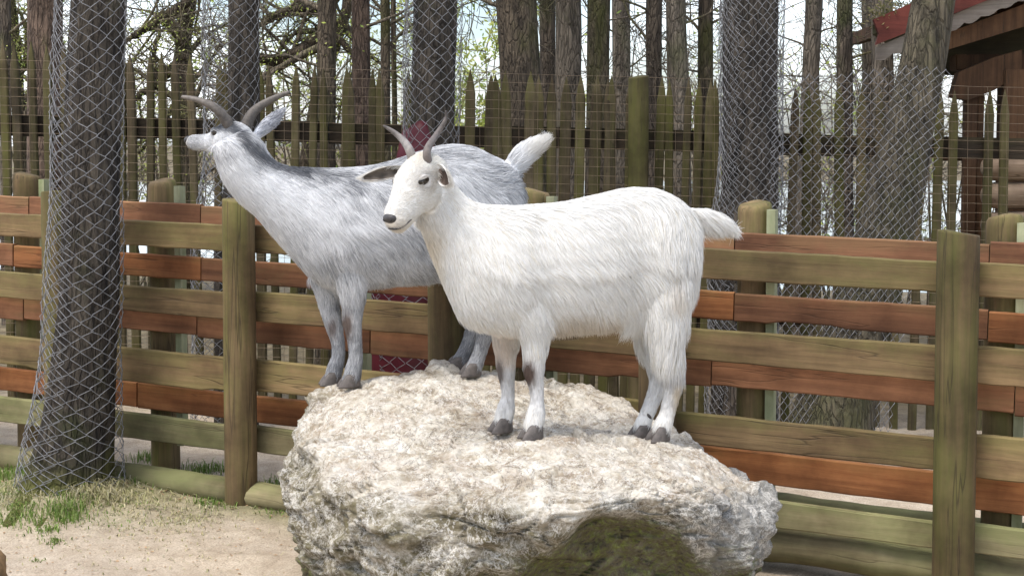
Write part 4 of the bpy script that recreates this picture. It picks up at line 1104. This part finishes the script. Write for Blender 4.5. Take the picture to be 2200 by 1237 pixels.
def strand_mesh(name, parts, root, mat):
    VV = np.concatenate([p[0] for p in parts]); col = np.concatenate([p[1] for p in parts]); m = len(VV); b = np.array(root['_b'])
    me = bpy.data.meshes.new(name); me.vertices.add(m * 7); me.vertices.foreach_set('co', (VV - b).astype(np.float32).ravel())
    li = np.array([0, 1, 3, 2, 2, 3, 5, 4, 4, 5, 6], np.int32); loops = (np.arange(m)[:, None] * 7 + li[None]).ravel()
    me.loops.add(m * 11); me.loops.foreach_set('vertex_index', loops.astype(np.int32))
    st = (np.arange(m)[:, None] * 11 + np.array([0, 4, 8])[None]).ravel()
    me.polygons.add(m * 3); me.polygons.foreach_set('loop_start', st.astype(np.int32))
    try: me.polygons.foreach_set('loop_total', np.tile(np.array([4, 4, 3], np.int32), m))
    except Exception: pass
    at = me.color_attributes.new('Col', 'FLOAT_COLOR', 'POINT')
    at.data.foreach_set('color', np.repeat(np.c_[col, np.ones(m)], 7, 0).astype(np.float32).ravel())
    me.update(calc_edges=True); me.validate()
    return link(name, me, mat, root, b, True)
def ear_mesh(base, tip, face, W, depth, root, inner, outer, droop=0):
    """leaf shaped ear, hollow towards 'face'"""
    base, tip = np.array(base), np.array(tip); ax = tip - base; L = np.linalg.norm(ax); ax /= L
    f = np.array(face, float); f -= ax * f.dot(ax); f = unit(f); sd = np.cross(ax, f)
    ns, nt = 16, 11; V = []; C = []
    for lay in (0, 1):
        for i in range(ns + 1):
            s_ = i / ns; w = W * (math.sin(math.pi * min(1, (s_ * .86 + .12))) ** .75) * (1 if s_ < .97 else .6)
            curl = depth * (1 - s_ * .75)
            for j in range(nt):
                t_ = -1 + 2 * j / (nt - 1)
                p = base + ax * (L * s_) + sd * (w * t_ * (1 - .18 * curl / .02 * t_ * t_)) + f * (curl * (t_ * t_ - .8)) - np.array([0, 0, droop * s_ * s_])
                if lay: p = p - f * .005 * (1 - .6 * abs(t_))
                V.append(p); 
                k = 1 if lay else 0
                e = abs(t_) > .86 or s_ > .95
                ci = np.array(outer if (lay or e) else inner) * (1 + .7 * noise.noise(Vector(p * 60)) + .35 * noise.noise(Vector(p * 200)))
                C.append(tuple(np.clip(ci, 0, 1)))
    o_ = (ns + 1) * nt; F = []
    for i in range(ns):
        for j in range(nt - 1):
            a = i * nt + j; F.append((a, a + 1, a + nt + 1, a + nt)); F.append((o_ + a + nt, o_ + a + nt + 1, o_ + a + 1, o_ + a))
        for j in (0, nt - 1):
            a = i * nt + j; F.append((a, a + nt, o_ + a + nt, o_ + a))
    for j in range(nt - 1):
        for i in (0, ns):
            a = i * nt + j; F.append((a, o_ + a, o_ + a + 1, a + 1))
    mb = MB(); mb.add(V, F, C); ob = mb.build('ear', M_HIDE, root)
    # outer layer triangles for hair
    Vn = np.array(V); T = []
    for i in range(ns):
        for j in range(nt - 1):
            a = o_ + i * nt + j; T += [(a, a + 1, a + nt), (a + 1, a + nt + 1, a + nt)]
    T = np.array(T); Nn = np.zeros_like(Vn)
    Nn[:] = -f
    rim = []
    return ob, (Vn, T, Nn, ax)
def horn_mesh(pts, r0, r1, root, c0, c1, nb=22, flat=.8):
    P = smooth_path(pts, 44); mb = MB()
    for i in range(0, 1):
        rad = [(r0 + (r1 - r0) * (k / 44) ** 1.15) * (1 + .05 * math.sin(k / 44 * nb * 2 * math.pi) * (1 - k / 60)) for k in range(45)]
        rad[-1] = r1 * .5
        mb.tube(P, rad, 14, True, None, flat)
    mb.c = []
    for k in range(45):
        f = (k / 44); c = np.array(c0) * (1 - f) + np.array(c1) * f
        mb.c += [tuple(c)] * 14
    return mb.build('horn', M_HORN, root)
def hoof_mesh(p, fwd, lat, root, ln=.074, w=.058, h=.040):
    mb = MB(); f = unit(fwd); l_ = unit(lat); z = np.array([0, 0, 1.])
    for sgn in (-1, 1):
        c = np.array(p) + l_ * sgn * w * .26
        ff = unit(f + l_ * sgn * .12)
        rings = []
        for (hz, a, b, sh) in ((0, .52, .24, .10), (.12, .53, .245, .08), (.5, .45, .235, .02), (.85, .36, .22, -.06), (1.05, .26, .17, -.1)):
            rr_ = []
            for k in range(14):
                an = 2 * math.pi * k / 14; ca, sa = math.cos(an), math.sin(an)
                tip = 1 - .38 * max(0, ca) ** 2
                rr_.append(c + ff * (a * ca + sh) * ln * .92 + l_ * (b * sa * tip) * w + z * (hz * h - .0015))
            rings.append(rr_)
        loft(mb, rings)
    bmx = None
    hb = mb.build('hoof', M_HOOF, root)
    for sgn in (-1, 1): sub(ellipsoid('dewclaw', np.array(p) - f * ln * .30 + l_ * sgn * w * .24 + z * (h * 1.55), unit(z * .8 + f * .5), l_, f, .0105, .006, .006, M_HOOF, root), hb)
    return hb
def ellipsoid(name, c, ax, ay, az, rx, ry, rz, mat, root, half=None):
    mb = MB(); V = []; F = []; n1, n2 = 20, 12
    for i in range(n2 + 1):
        for k in range(n1):
            th = math.pi * i / n2; a = 2 * math.pi * k / n1
            zz = math.sin(th) * math.sin(a)
            if half is not None: zz = max(zz, half)
            V.append(c + ax * rx * math.cos(th) + ay * ry * math.sin(th) * math.cos(a) + az * rz * zz)
    for i in range(n2):
        for k in range(n1): F.append((i * n1 + k, i * n1 + (k + 1) % n1, (i + 1) * n1 + (k + 1) % n1, (i + 1) * n1 + k))
    mb.add(V, F); return mb.build(name, mat, root)
def sub(o, parent):
    o.parent = parent; o.location = (0, 0, 0); return o
def surf_eye(s, V, x0, z0, sg, r=.009):
    Q = V - s.ho; x, y, z = Q @ s.hf, Q @ s.hl * sg, Q @ s.hu
    k = (abs(x - x0) < r) & (abs(z - z0) < r) & (y > 0) & (y < .09)
    return s.H(x0, sg * float(np.percentile(y[k], 85)), z0)
def lip(s, V, psi, x0, z0):
    Q = V - s.H(x0, 0, z0); d = s.hf * math.cos(psi) + s.hl * math.sin(psi)
    t = Q @ d; r = np.linalg.norm(Q - t[:, None] * d, axis=1); k = (r < .007) & (t > 0) & (t < .09)
    return s.H(x0, 0, z0) + d * ((float(np.percentile(t[k], 80)) if k.any() else .03) + .0006)
def surf_ray(s, V, x0, z0, a):
    """lip line: hugs the muzzle's side at (x0, z0), meets in front at a=0"""
    Q = V - s.ho; x, y, z = Q @ s.hf, Q @ s.hl, Q @ s.hu
    k = (abs(x - x0) < .008) & (abs(z - z0) < .007) & (abs(y) < .06)
    m = float(np.max(abs(y[k]))) if k.any() else .012
    return s.H(x0 + .002, np.sign(a) * min(1, abs(a) * 2.2) * (m - .0004), z0)
def proj(P):
    Q = P - CAM; d = Q @ FW; return CU + Q[:, 0] / d * FPX, CV - (Q @ UP) / d * FPX
def soft(x, a, b): return np.clip((x - a) / (b - a), 0, 1)
def nz(P, f, o=0): return np.array([noise.noise(Vector(p * f + o)) for p in P])
DOWN = np.array([0, 0, -1.])

# ---- white goat
wroot = thing('goat', (np.mean([h[0] for h in W_HOOF]), np.mean([h[1] for h in W_HOOF]), min(h[2] for h in W_HOOF)), 'white goat standing side on at the front of the boulder, head turned to the camera', 'goat', 'goats standing on the boulder')
g = Goat(WO, WE, WL, wp)
wst = [(1496, 486, 1490, 560, .03), (1480, 452, 1482, 640, .075), (1448, 425, 1450, 680, .105), (1402, 406, 1404, 704, .124), (1345, 405, 1345, 702, .116), (1280, 419, 1285, 712, .136), (1210, 434, 1215, 716, .140), (1150, 439, 1150, 716, .126), (1100, 442, 1085, 716, .132), (1060, 441, 1028, 704, .115), (1030, 437, 988, 680, .094),
       (1003, 424, 962, 630, .075), (985, 406, 938, 575, .062), (968, 388, 918, 525, .057), (950, 372, 905, 492, .05), (930, 362, 893, 470, .042)]
def wflow(i, nm):
    if i >= 11: return (WE * .45 + DOWN * .9, .026, .2)
    if i >= 9: return (WE * .5 + DOWN * .8, .040, .2)
    d = {'top': WE + DOWN * .08, 'mid': WE * .75 + DOWN * .58, 'midf': WE * .8 + DOWN * .5, 'lowm': WE * .6 + DOWN * .75, 'lowf': WE * .5 + DOWN * .9, 'bot': WE * .8 + DOWN * .3}[nm]
    ln = {'top': .050, 'mid': .050, 'midf': .05, 'lowm': .054, 'lowf': .045, 'bot': .030}[nm]
    if i <= 2: d = DOWN + WE * .12
    return (d, ln, .11)
g.trunk(wst, wflow)
g.limb([(1418, 480, .030, .075, .050), (1424, 540, .050, .085, .056), (1428, 605, .061, .081, .058), (1430, 670, .069, .066, .048), (1432, 728, .074, .047, .037), (1440, 780, .075, .035, .028), (1446, 822, .075, .0285, .023), (1442, 852, .075, .0235, .0195), (1434, 886, .072, .0215, .019), (1425, 911, .07, .025, .023), (1420, 929, .07, .026, .025)], [.05, .052, .062, .075, .082, .05, .02, .014, .013, .016, .016], .26)
g.limb([(1395, 560, -.05, .085, .05), (1398, 650, -.065, .065, .045), (1400, 720, -.07, .05, .036), (1412, 780, -.06, .035, .028), (1415, 820, -.05, .028, .023), (1404, 855, -.04, .0235, .0195), (1390, 890, -.028, .0215, .019), (1382, 910, -.022, .024, .023), (1378, 926, -.02, .025, .025)], [.05, .06, .06, .03, .016, .014, .013, .016, .016], .2)
g.limb([(1104, 560, .040, .060, .040), (1124, 610, .060, .078, .054), (1143, 670, .068, .064, .047), (1149, 725, .064, .042, .034), (1148, 765, .065, .031, .027), (1147, 797, .065, .0285, .026), (1152, 828, .065, .0205, .019), (1154, 860, .065, .019, .018), (1152, 886, .065, .0255, .022), (1147, 908, .065, .026, .024), (1144, 924, .065, .026, .025)], [.045, .045, .045, .04, .022, .014, .013, .012, .016, .017, .016], .2)
g.limb([(1090, 650, -.045, .06, .045), (1089, 715, -.052, .042, .036), (1087, 760, -.055, .030, .027), (1087, 790, -.055, .0265, .025), (1090, 825, -.055, .020, .019), (1091, 852, -.055, .0185, .018), (1087, 876, -.055, .0245, .022), (1083, 894, -.055, .025, .024), (1080, 909, -.055, .025, .025)], [.035, .035, .02, .014, .013, .012, .016, .017, .016], .2)
tl = [(1478, 472, 0, .034, .026), (1505, 473, 0, .032, .026), (1535, 479, 0, .028, .022), (1560, 488, 0, .020, .016), (1573, 494, 0, .008, .008)]
g.limb(tl, [.045, .05, .05, .045, .04], .25, WE * .9 + DOWN * .35)
hfw = unit([-.49, -.57, -.66]); hlf = np.array([.758, -.652, 0])
HO = np.array(px(913, 372, 3.66))
g.head(HO, hfw, hlf, [(-.05, -.012, .035, .034), (-.03, .0, .047, .045), (0, .002, .056, .050), (.03, .002, .060, .052), (.058, -.002, .060, .053), (.085, -.007, .055, .047), (.112, -.012, .048, .040), (.138, -.015, .042, .035), (.158, -.017, .038, .032), (.172, -.019, .031, .028), (.180, -.020, .019, .018)])
g.blob(g.H(.045, 0, -.033), g.hf, g.hl, g.hu, .066, .044, .043)
g.blob(g.H(.125, 0, -.042), g.hf, g.hl, g.hu, .050, .024, .018)
for sg in (-1, 1): g.blob(g.H(.052, sg * .040, .026), g.hf, g.hl, g.hu, .022, .013, .014)
def wcol(P, n, r, fur):
    u, v = proj(P); m = len(P)
    c = np.tile(np.array([.84, .825, .79]), (m, 1))
    def mixin(f, col):
        nonlocal c
        c = c * (1 - f[:, None]) + np.array(col) * f[:, None]
    no = nz(P, 14)
    # cream on forehead, throat and brisket
    mixin(.30 * soft(370 - v, 0, 30) * (u < 960) * soft(960 - u, 0, 40), (.74, .66, .48))
    mixin(.55 * soft(v, 460, 520) * soft(960 - u, 0, 35) * (v < 640), (.70, .60, .44))
    mixin(.5 * soft(v, 690, 735) * soft(1120 - u, 0, 30) * soft(u, 1000, 1030) * (v < 790), (.62, .48, .36))
    mixin(.75 * soft(v + 14 * no, 652, 676) * soft(u, 1178, 1200) * soft(1335 - u, 0, 20) * (v < 760), (.60, .525, .42))  # belly band: yellowish stained hair with underside shade painted in
    mixin(.25 * soft(v, 560, 620) * soft(u, 1430, 1450) * soft(1480 - u, 0, 20) * (v < 640), (.62, .50, .36))
    # legs
    leg = soft(v, 770, 800)
    mixin(.72 * leg * soft(905 - v, 0, 40) * (.7 + .6 * no), (.50, .50, .51))
    ki = np.exp(-(((u - 1136) / 14) ** 2 + ((v - 798) / 26) ** 2)); mixin(np.clip(1.5 * ki * (P @ WL > (WO @ WL)), 0, .92), (.085, .045, .028))
    ki = np.exp(-(((u - 1073) / 9) ** 2 + ((v - 795) / 26) ** 2)); mixin(np.clip(1.2 * ki, 0, .8), (.12, .085, .07))
    mixin(.5 * np.exp(-(((u - 1456) / 10) ** 2 + ((v - 850) / 40) ** 2)), (.62, .48, .26))
    mixin(.35 * leg * soft(v, 900, 930), (.45, .43, .41))
    # muzzle
    q = P - g.ho; x = q @ g.hf
    mixin(.30 * soft(x, .155, .18) * (u < 900) * (v < 520), (.5, .47, .44))
    if len(EYE_W):
        de = np.min([np.linalg.norm(P - e, axis=1) for e in EYE_W], axis=0); mixin(.85 * np.exp(-(de / .025) ** 2), (.36, .335, .31))
    hd = (np.linalg.norm(P - g.H(.07, 0, 0), axis=1) < .14); mixin(.22 * hd * np.clip(nz(P, 38, 4) + .2, 0, 1), (.58, .54, .47))
    if fur:
        c = c * r.normal(1, .08, m)[:, None]; dk = r.random(m) < .05; c[dk] *= np.array([.86, .82, .74])
    return np.clip(c, .01, .88)
EYE_W = [g.H(.052, sg * .050, .021) for sg in (-1, 1)]
wears = []
e1 = g.H(.0, .052, .018)
ob, ed = ear_mesh(e1, np.array(px(964, 394, 3.585)), np.array([-.8, -.52, -.28]), .035, .018, wroot, (.085, .062, .05), (.78, .76, .72)); wears.append(ed)
e2 = g.H(.0, -.050, .012)
ob, ed = ear_mesh(e2, np.array(px(776, 376, 3.69)), np.array([.1, -1, -.1]), .0185, .014, wroot, (.10, .085, .07), (.74, .72, .68), .010); wears.append(ed)
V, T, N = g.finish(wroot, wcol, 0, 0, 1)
dens = lambda c: 1 + 1.8 * (np.linalg.norm(c - g.H(.08, 0, 0), axis=1) < .15)
NOSE_W = g.H(.178, 0, .001)
EYE_W = [surf_eye(g, V, .052, .021, sg) for sg in (-1, 1)]
sk = [(EYE_W[0], .0185), (EYE_W[1], .0185), (NOSE_W, .019)]
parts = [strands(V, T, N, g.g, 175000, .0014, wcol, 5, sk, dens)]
for (Ve, Te, Ne, ax) in wears: parts.append(strands(Ve, Te, Ne, [(Ve.mean(0), ax, .018, .30)], 2600, .0014, lambda P, n, r, f: np.clip(np.array([.78, .76, .72]) * r.normal(1, .08, (len(P), 1)), 0, .88), 6))
strand_mesh('coat', parts, wroot, M_FUR)
hb_ = [(.016, .026, .036)]
def hh_(x, y, z): return g.H(x, y, z)
w_ = lambda du, dd, dz: np.array([du, dd, dz])
hb0 = g.H(-.005, .026, .046); hb1 = g.H(-.005, -.026, .046)
t0 = np.array(px(958, 238, 3.70)); t1_ = np.array(px(823, 270, 3.74))
horn_mesh([hb0 - g.hu * .02, hb0 + np.array([.006, .0, .022]), np.array(px(937, 291, 3.69)), np.array(px(957, 258, 3.705)), t0], .0150, .003, wroot, (.17, .145, .13), (.075, .065, .06))
horn_mesh([hb1 - g.hu * .02, hb1 + np.array([-.004, .0, .024]), np.array(px(864, 300, 3.72)), np.array(px(843, 282, 3.735)), t1_], .0155, .003, wroot, (.28, .255, .235), (.075, .065, .06))
ex_ = unit(g.hf * .91 + g.hu * .416); ez_ = np.cross(ex_, g.hl); ez_ = ez_ if ez_.dot(g.hu) > 0 else -ez_
for sg, e in zip((-1, 1), EYE_W):
    eb = ellipsoid('eye', e - g.hl * sg * .004, ex_, g.hl, ez_, .0195, .0080, .0115, M_EYE, wroot)
    sub(ellipsoid('eyelid', e - g.hl * sg * .0042 - ex_ * .0015, ex_, g.hl, ez_, .0205, .0088, .0125, M_LID, wroot, .50), eb)
nb_ = ellipsoid('nose', g.H(.171, 0, -.001), g.hf, g.hl, g.hu, .0135, .0225, .0140, M_NOSE, wroot)
for sg in (-1, 1): sub(ellipsoid('nostril', g.H(.1805, sg * .011, -.001), unit(g.hl * sg + g.hu * .6), g.hf, g.hu, .0065, .0035, .0035, M_DARK, wroot), nb_)
mo = MB(); P_ = []
for a in np.linspace(-1, 1, 25): P_.append(lip(g, V, a * R(82), .134, -.0290 - .006 * abs(a) ** 2))
mo.tube(P_, [.0012 + .0026 * (1 - abs(a)) for a in np.linspace(-1, 1, 25)], 8); mo.build('mouth', M_NOSE, wroot)
for h in W_HOOF: hoof_mesh(h, -WE - WL * -.25, WL, wroot)

# ---- grey goat
groot = thing('goat', (np.mean([h[0] for h in G_HOOF]), np.mean([h[1] for h in G_HOOF]), min(h[2] for h in G_HOOF)), 'silver grey goat behind the white one, seen from behind its curved horns, tail raised', 'goat', 'goats standing on the boulder')
q = Goat(GO, GE, GL, gp)
gst = [(1122, 400, 1118, 470, .03), (1106, 372, 1108, 540, .075), (1082, 350, 1085, 580, .105), (1045, 330, 1045, 598, .125), (1000, 314, 1000, 604, .138), (950, 314, 945, 604, .148), (900, 327, 890, 610, .150), (845, 345, 835, 613, .145), (795, 357, 775, 618, .135), (745, 361, 715, 616, .125), (705, 362, 668, 592, .112),
       (668, 361, 628, 550, .097), (632, 359, 583, 500, .083), (606, 353, 545, 458, .075), (587, 342, 508, 424, .068), (571, 321, 480, 386, .062), (556, 299, 466, 350, .055), (536, 286, 459, 326, .045), (516, 284, 454, 314, .03)]
def gflow(i, nm):
    if i >= 13: return (GE * .7 + DOWN * .7, .032, .22)
    if i >= 10: return (GE * .65 + DOWN * .75, .042, .2)
    d = {'top': GE + DOWN * .1, 'mid': GE * .75 + DOWN * .6, 'midf': GE * .8 + DOWN * .5, 'lowm': GE * .55 + DOWN * .8, 'lowf': GE * .5 + DOWN * .9, 'bot': GE * .8 + DOWN * .3}[nm]
    ln = {'top': .055, 'mid': .052, 'midf': .05, 'lowm': .055, 'lowf': .045, 'bot': .040}[nm]
    if i <= 2: d = DOWN + GE * .2
    return (d, ln, .15)
q.trunk(gst, gflow)
q.limb([(738, 520, .05, .075, .05), (750, 570, .058, .062, .046), (757, 615, .06, .046, .038), (758, 655, .06, .034, .03), (757, 690, .06, .029, .027), (762, 730, .058, .0225, .021), (764, 765, .056, .0215, .020), (760, 790, .055, .0245, .023), (756, 808, .055, .026, .025), (754, 817, .055, .025, .026)], [.04, .04, .035, .022, .016, .015, .016, .022, .022, .02], .25)
q.limb([(705, 590, -.045, .06, .045), (706, 640, -.05, .036, .032), (714, 685, -.05, .029, .027), (725, 730, -.05, .022, .021), (727, 762, -.05, .021, .020), (721, 787, -.05, .024, .023), (717, 803, -.05, .025, .025), (715, 812, -.05, .024, .026)], [.035, .025, .016, .015, .015, .02, .02, .018], .22)
q.limb([(1055, 480, .05, .09, .055), (1052, 560, .06, .078, .052), (1050, 620, .06, .058, .042), (1048, 670, .055, .040, .032), (1043, 710, .055, .029, .025), (1036, 740, .052, .023, .021), (1028, 765, .05, .0225, .021), (1020, 785, .05, .024, .024), (1016, 795, .05, .023, .025)], [.05, .06, .05, .03, .018, .016, .016, .02, .018], .22)
q.limb([(1020, 560, -.05, .07, .045), (1022, 640, -.06, .05, .036), (1022, 690, -.06, .034, .028), (1013, 722, -.06, .025, .022), (1002, 748, -.06, .0225, .021), (992, 768, -.06, .0235, .023), (985, 780, -.06, .023, .025)], [.04, .04, .025, .016, .016, .018, .018], .22)
q.limb([(1090, 378, 0, .034, .028), (1108, 352, 0, .033, .027), (1130, 330, 0, .030, .024), (1155, 312, 0, .022, .018), (1170, 302, 0, .010, .009)], [.04, .05, .052, .05, .045], .3, unit(gp(1185, 292) - gp(1090, 378)))
gf_ = unit([-.86, .50, -.02]); gl_ = np.array([-.50, -.86, .05])
GHO = np.array(px(509, 300, 4.41))
q.head(GHO, gf_, gl_, [(-.05, -.02, .034, .036), (-.03, -.004, .046, .046), (0, .0, .055, .051), (.03, .0, .057, .053), (.055, -.002, .051, .049), (.082, -.004, .038, .036), (.11, -.006, .029, .028), (.15, -.005, .025, .0245), (.18, -.004, .0235, .023), (.200, -.003, .019, .019), (.209, -.003, .011, .011)])
q.blob(q.H(.03, 0, -.03), q.hf, q.hl, q.hu, .055, .040, .038)
for sg in (-1, 1): q.blob(q.H(.052, sg * .040, .024), q.hf, q.hl, q.hu, .022, .013, .014)
def gcol(P, n, r, fur):
    u, v = proj(P); m = len(P)
    lo = nz(P, 9, 3); lo2 = nz(P, 30, 7); lo3 = nz(P * np.array([1, 1, 1.6]), 18, 1)
    # share of dark hairs by region of the coat
    vt = np.interp(u, [470, 520, 600, 700, 800, 900, 1000, 1100], [285, 315, 352, 358, 350, 325, 308, 355])
    dark = .25 + .26 * lo + .18 * lo2 + .15 * lo3
    dark += .24 * np.exp(-((v - vt - 18) / 26.0) ** 2) * (u > 540) * (1 - .45 * soft(u, 900, 1000))
    dark += .12 * soft(u, 780, 860) * soft(v, 420, 560)
    dark += .02 * soft(u, 930, 1060)
    dark -= .42 * soft(640 - u, 0, 90) * soft(v, 330, 390)
    dark -= .20 * np.exp(-(((u - 640) / 70) ** 2 + ((v - 440) / 60) ** 2))
    st = np.exp(-((v - np.interp(u, [492, 520, 548, 582, 620, 660], [268, 299, 324, 345, 358, 366])) / 14.0) ** 2) * (u < 660) * (n[:, 2] > -.3)
    dark += 1.0 * st
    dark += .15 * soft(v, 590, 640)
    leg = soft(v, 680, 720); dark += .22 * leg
    dark -= .8 * soft(u, 1092, 1125) * soft(385 - v, 0, 20)                      # white tail
    x = (P - q.ho) @ q.hf; hd = (np.linalg.norm(P - q.H(.08, 0, 0), axis=1) < .15)
    dark -= .30 * hd * (st < .4) * soft(x, -.02, .05) * (x < .12)
    dark += .20 * hd * soft(x, .12, .18)
    dark = np.clip(dark, .0, .97)
    L_ = np.array([.81, .812, .815]); D_ = np.array([.19, .196, .212])
    if fur:
        dk = np.clip(dark + r.normal(0, .20, m) + .35 * (r.random(m) < dark * .5) - .1, 0, 1)[:, None]
        c = (L_ * (1 - dk) + D_ * dk) * r.normal(1, .07, (m, 1))
    else: c = L_ * (1 - dark[:, None]) + D_ * dark[:, None]
    def mixin(f, col):
        nonlocal c
        c = c * (1 - f[:, None]) + np.array(col) * f[:, None]
    mixin(.5 * soft(u, 1110, 1135) * soft(360 - v, 0, 20), (.78, .74, .66))
    s2 = np.exp(-((v - np.interp(u, [492, 520, 548, 582, 620, 680, 730], [268, 299, 324, 345, 358, 370, 376])) / 11.0) ** 2) * (u < 745) * (u > 480) * (.7 + .6 * lo2) * (1 - .6 * soft(u, 640, 730))
    mixin(np.clip(s2 * .8, 0, .68), (.085, .092, .105))
    mixin(np.clip(1.4 * np.exp(-(((u - 745) / 10) ** 2 + ((v - 695) / 26) ** 2)) * (P @ GL > GO @ GL), 0, .85), (.15, .10, .075))
    mixin(np.clip(1.1 * np.exp(-(((u - 713) / 9) ** 2 + ((v - 702) / 18) ** 2)), 0, .7), (.16, .11, .09))
    mixin(.5 * hd * soft(x, .185, .20), (.25, .22, .18))
    return np.clip(c, .01, .86)
gears = []
ob, ed = ear_mesh(np.array(px(546, 297, 4.455)), np.array(px(608, 235, 4.49)), np.array([-.5, .8, .3]), .026, .013, groot, (.45, .42, .41), (.72, .72, .74)); gears.append(ed)
ob, ed = ear_mesh(q.H(-.030, .044, -.010), q.H(-.100, .040, -.055), q.hl * -1.0, .018, .008, groot, (.45, .42, .41), (.70, .71, .73)); gears.append(ed)
EYE_G = [q.H(.055, sg * .0475, .020) for sg in (-1, 1)]
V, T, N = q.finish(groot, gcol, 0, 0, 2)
EYE_G = [surf_eye(q, V, .052, .020, sg) for sg in (-1, 1)]
dens2 = lambda c: 1 + 1.6 * (np.linalg.norm(c - q.H(.08, 0, 0), axis=1) < .15)
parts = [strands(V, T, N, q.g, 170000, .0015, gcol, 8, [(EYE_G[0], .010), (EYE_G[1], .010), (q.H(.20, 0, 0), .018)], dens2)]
for (Ve, Te, Ne, ax) in gears: parts.append(strands(Ve, Te, Ne, [(Ve.mean(0), ax, .018, .15)], 1600, .0017, lambda P, n, r, f: np.clip(np.where(r.random((len(P), 1)) < .3, np.array([.25, .26, .3]), np.array([.72, .72, .74])) * r.normal(1, .1, (len(P), 1)), 0, .88), 9))
strand_mesh('coat', parts, groot, M_FUR)
b0_ = q.H(-.006, .026, .044); b1_ = q.H(-.006, -.026, .044)
horn_mesh([np.array(px(499, 287, 4.405)), np.array(px(485, 258, 4.395)), np.array(px(461, 232, 4.38)), np.array(px(428, 216, 4.38)), np.array(px(390, 208, 4.39))], .0270, .0070, groot, (.062, .052, .044), (.16, .14, .12), 26, .75)
horn_mesh([np.array(px(526, 287, 4.43)), np.array(px(534, 258, 4.44)), np.array(px(550, 236, 4.46)), np.array(px(582, 215, 4.48)), np.array(px(622, 198, 4.50))], .0280, .0070, groot, (.062, .052, .044), (.16, .14, .12), 26, .75)
for sg, e in zip((-1, 1), EYE_G):
    ellipsoid('eye', e - q.hl * sg * .006, q.hf, q.hl, q.hu, .0150, .0085, .0105, M_EYE, groot)
ellipsoid('nose', q.H(.201, 0, .003), q.hf, q.hl, q.hu, .0145, .0195, .0140, M_NOSE, groot)
for h in G_HOOF: hoof_mesh(h, -GE - GL * -.2, GL, groot, .076, .060, .040)

# ------------------------------------------------------------------ grass, straw, litter
def blades(name, spots, cols, label, kind='stuff', cat='grass'):
    mb = MB(); rr = random.Random(77)
    for (x, y, sx, sy, n, h, lean) in spots:
        for i in range(n):
            bx, by = x + rr.gauss(0, sx), y + rr.gauss(0, sy); bz = ground_z(bx, by) - .004
            a = rr.uniform(0, 6.28); hh = h * rr.uniform(.4, 1.2); le = lean * rr.uniform(.3, 1.4); w = .0018 * rr.uniform(.7, 1.4)
            d = Vector((math.cos(a), math.sin(a), 0)); s_ = Vector((-d.y, d.x, 0)) * w
            p0 = Vector((bx, by, bz)); p1_ = p0 + d * le * hh * .35 + Vector((0, 0, hh * .6)); p2 = p0 + d * le * hh + Vector((0, 0, hh * max(.12, 1 - .6 * le)))
            c = rr.choice(cols); k = rr.uniform(.7, 1.3); c = tuple(min(1, v * k) for v in c)
            mb.add([p0 - s_, p0 + s_, p1_ - s_ * .8, p1_ + s_ * .8, p2], [(0, 1, 3, 2), (2, 3, 4)], [c] * 5)
    o = mb.build(name, M_GRASS); tag(o, label, cat, None, kind); return o
def gpt(u, v):
    p = on_plane(u, v, np.array([0, 0, gz(-1.4)]), np.array([0, 0, 1.])); return p[0], p[1]
def spot(u, v, su, sv, n, h, lean):
    x, y = gpt(u, v); s = y / FPX; return (x, y, su * s, sv * s * 3.2, n, h, lean)
GR = [(.10, .17, .03), (.13, .21, .04), (.17, .24, .06), (.22, .24, .09)]
ST = [(.46, .41, .25), (.38, .35, .19), (.30, .29, .14), (.42, .39, .27)]
blades('grass', [spot(145, 1115, 28, 14, 420, .05, .6), spot(50, 1075, 34, 16, 1500, .016, .9), spot(200, 1062, 60, 8, 500, .014, .9), spot(40, 1120, 30, 10, 300, .035, .7), spot(20, 1035, 26, 14, 260, .05, .5), spot(465, 1078, 26, 10, 260, .03, .8), spot(335, 1050, 45, 8, 240, .03, .8), spot(115, 1165, 10, 5, 70, .025, .8), spot(80, 1205, 7, 3, 26, .018, .8), spot(95, 1145, 16, 5, 90, .03, .8), spot(440, 1010, 28, 7, 220, .05, .6), spot(325, 990, 22, 7, 160, .05, .6), spot(600, 1030, 25, 12, 200, .035, .7), spot(230, 1100, 80, 26, 420, .022, 1.0), spot(590, 1090, 30, 8, 100, .025, .9)], GR, 'short green grass tufts at the foot of the netted trunk and the fence')
blades('straw', [spot(150, 1075, 70, 16, 450, .04, 1.3), spot(280, 1090, 90, 18, 450, .032, 1.45), spot(400, 1110, 60, 14, 240, .028, 1.5), spot(215, 1085, 30, 10, 500, .06, 1.2), spot(70, 1080, 40, 14, 400, .045, 1.2), spot(430, 1055, 70, 14, 220, .025, 1.5), spot(330, 1135, 120, 16, 220, .018, 1.7), spot(260, 1180, 180, 40, 260, .018, 1.7)], ST, 'dry straw and matted dead grass round the roots of the netted trunk', 'stuff', 'straw')
mb = MB(); rr = random.Random(5)
for i in range(520):
    if i < 260: x, y = gpt(rr.uniform(0, 680), rr.uniform(1040, 1245))
    else:
        f = rr.random(); p = fence_pt(rr.uniform(260, 680), rr.uniform(-.12, .25)); x, y = p
    z = ground_z(x, y) + .003; a = rr.uniform(0, 6.28); s_ = rr.uniform(.003, .008) * (1.6 if i > 400 else 1)
    d = Vector((math.cos(a), math.sin(a), rr.uniform(-.2, .3))) * s_; e = Vector((-math.sin(a), math.cos(a), rr.uniform(-.3, .3))) * s_ * .5
    p = Vector((x, y, z)); mb.add([p - d, p - e, p + d, p + e + Vector((0, 0, .002))], [(0, 1, 2, 3)])
tag(mb.build('leaf_litter', M_LEAF), 'scattered bits of dead leaf and bark on the sand', 'leaf litter', None, 'stuff')
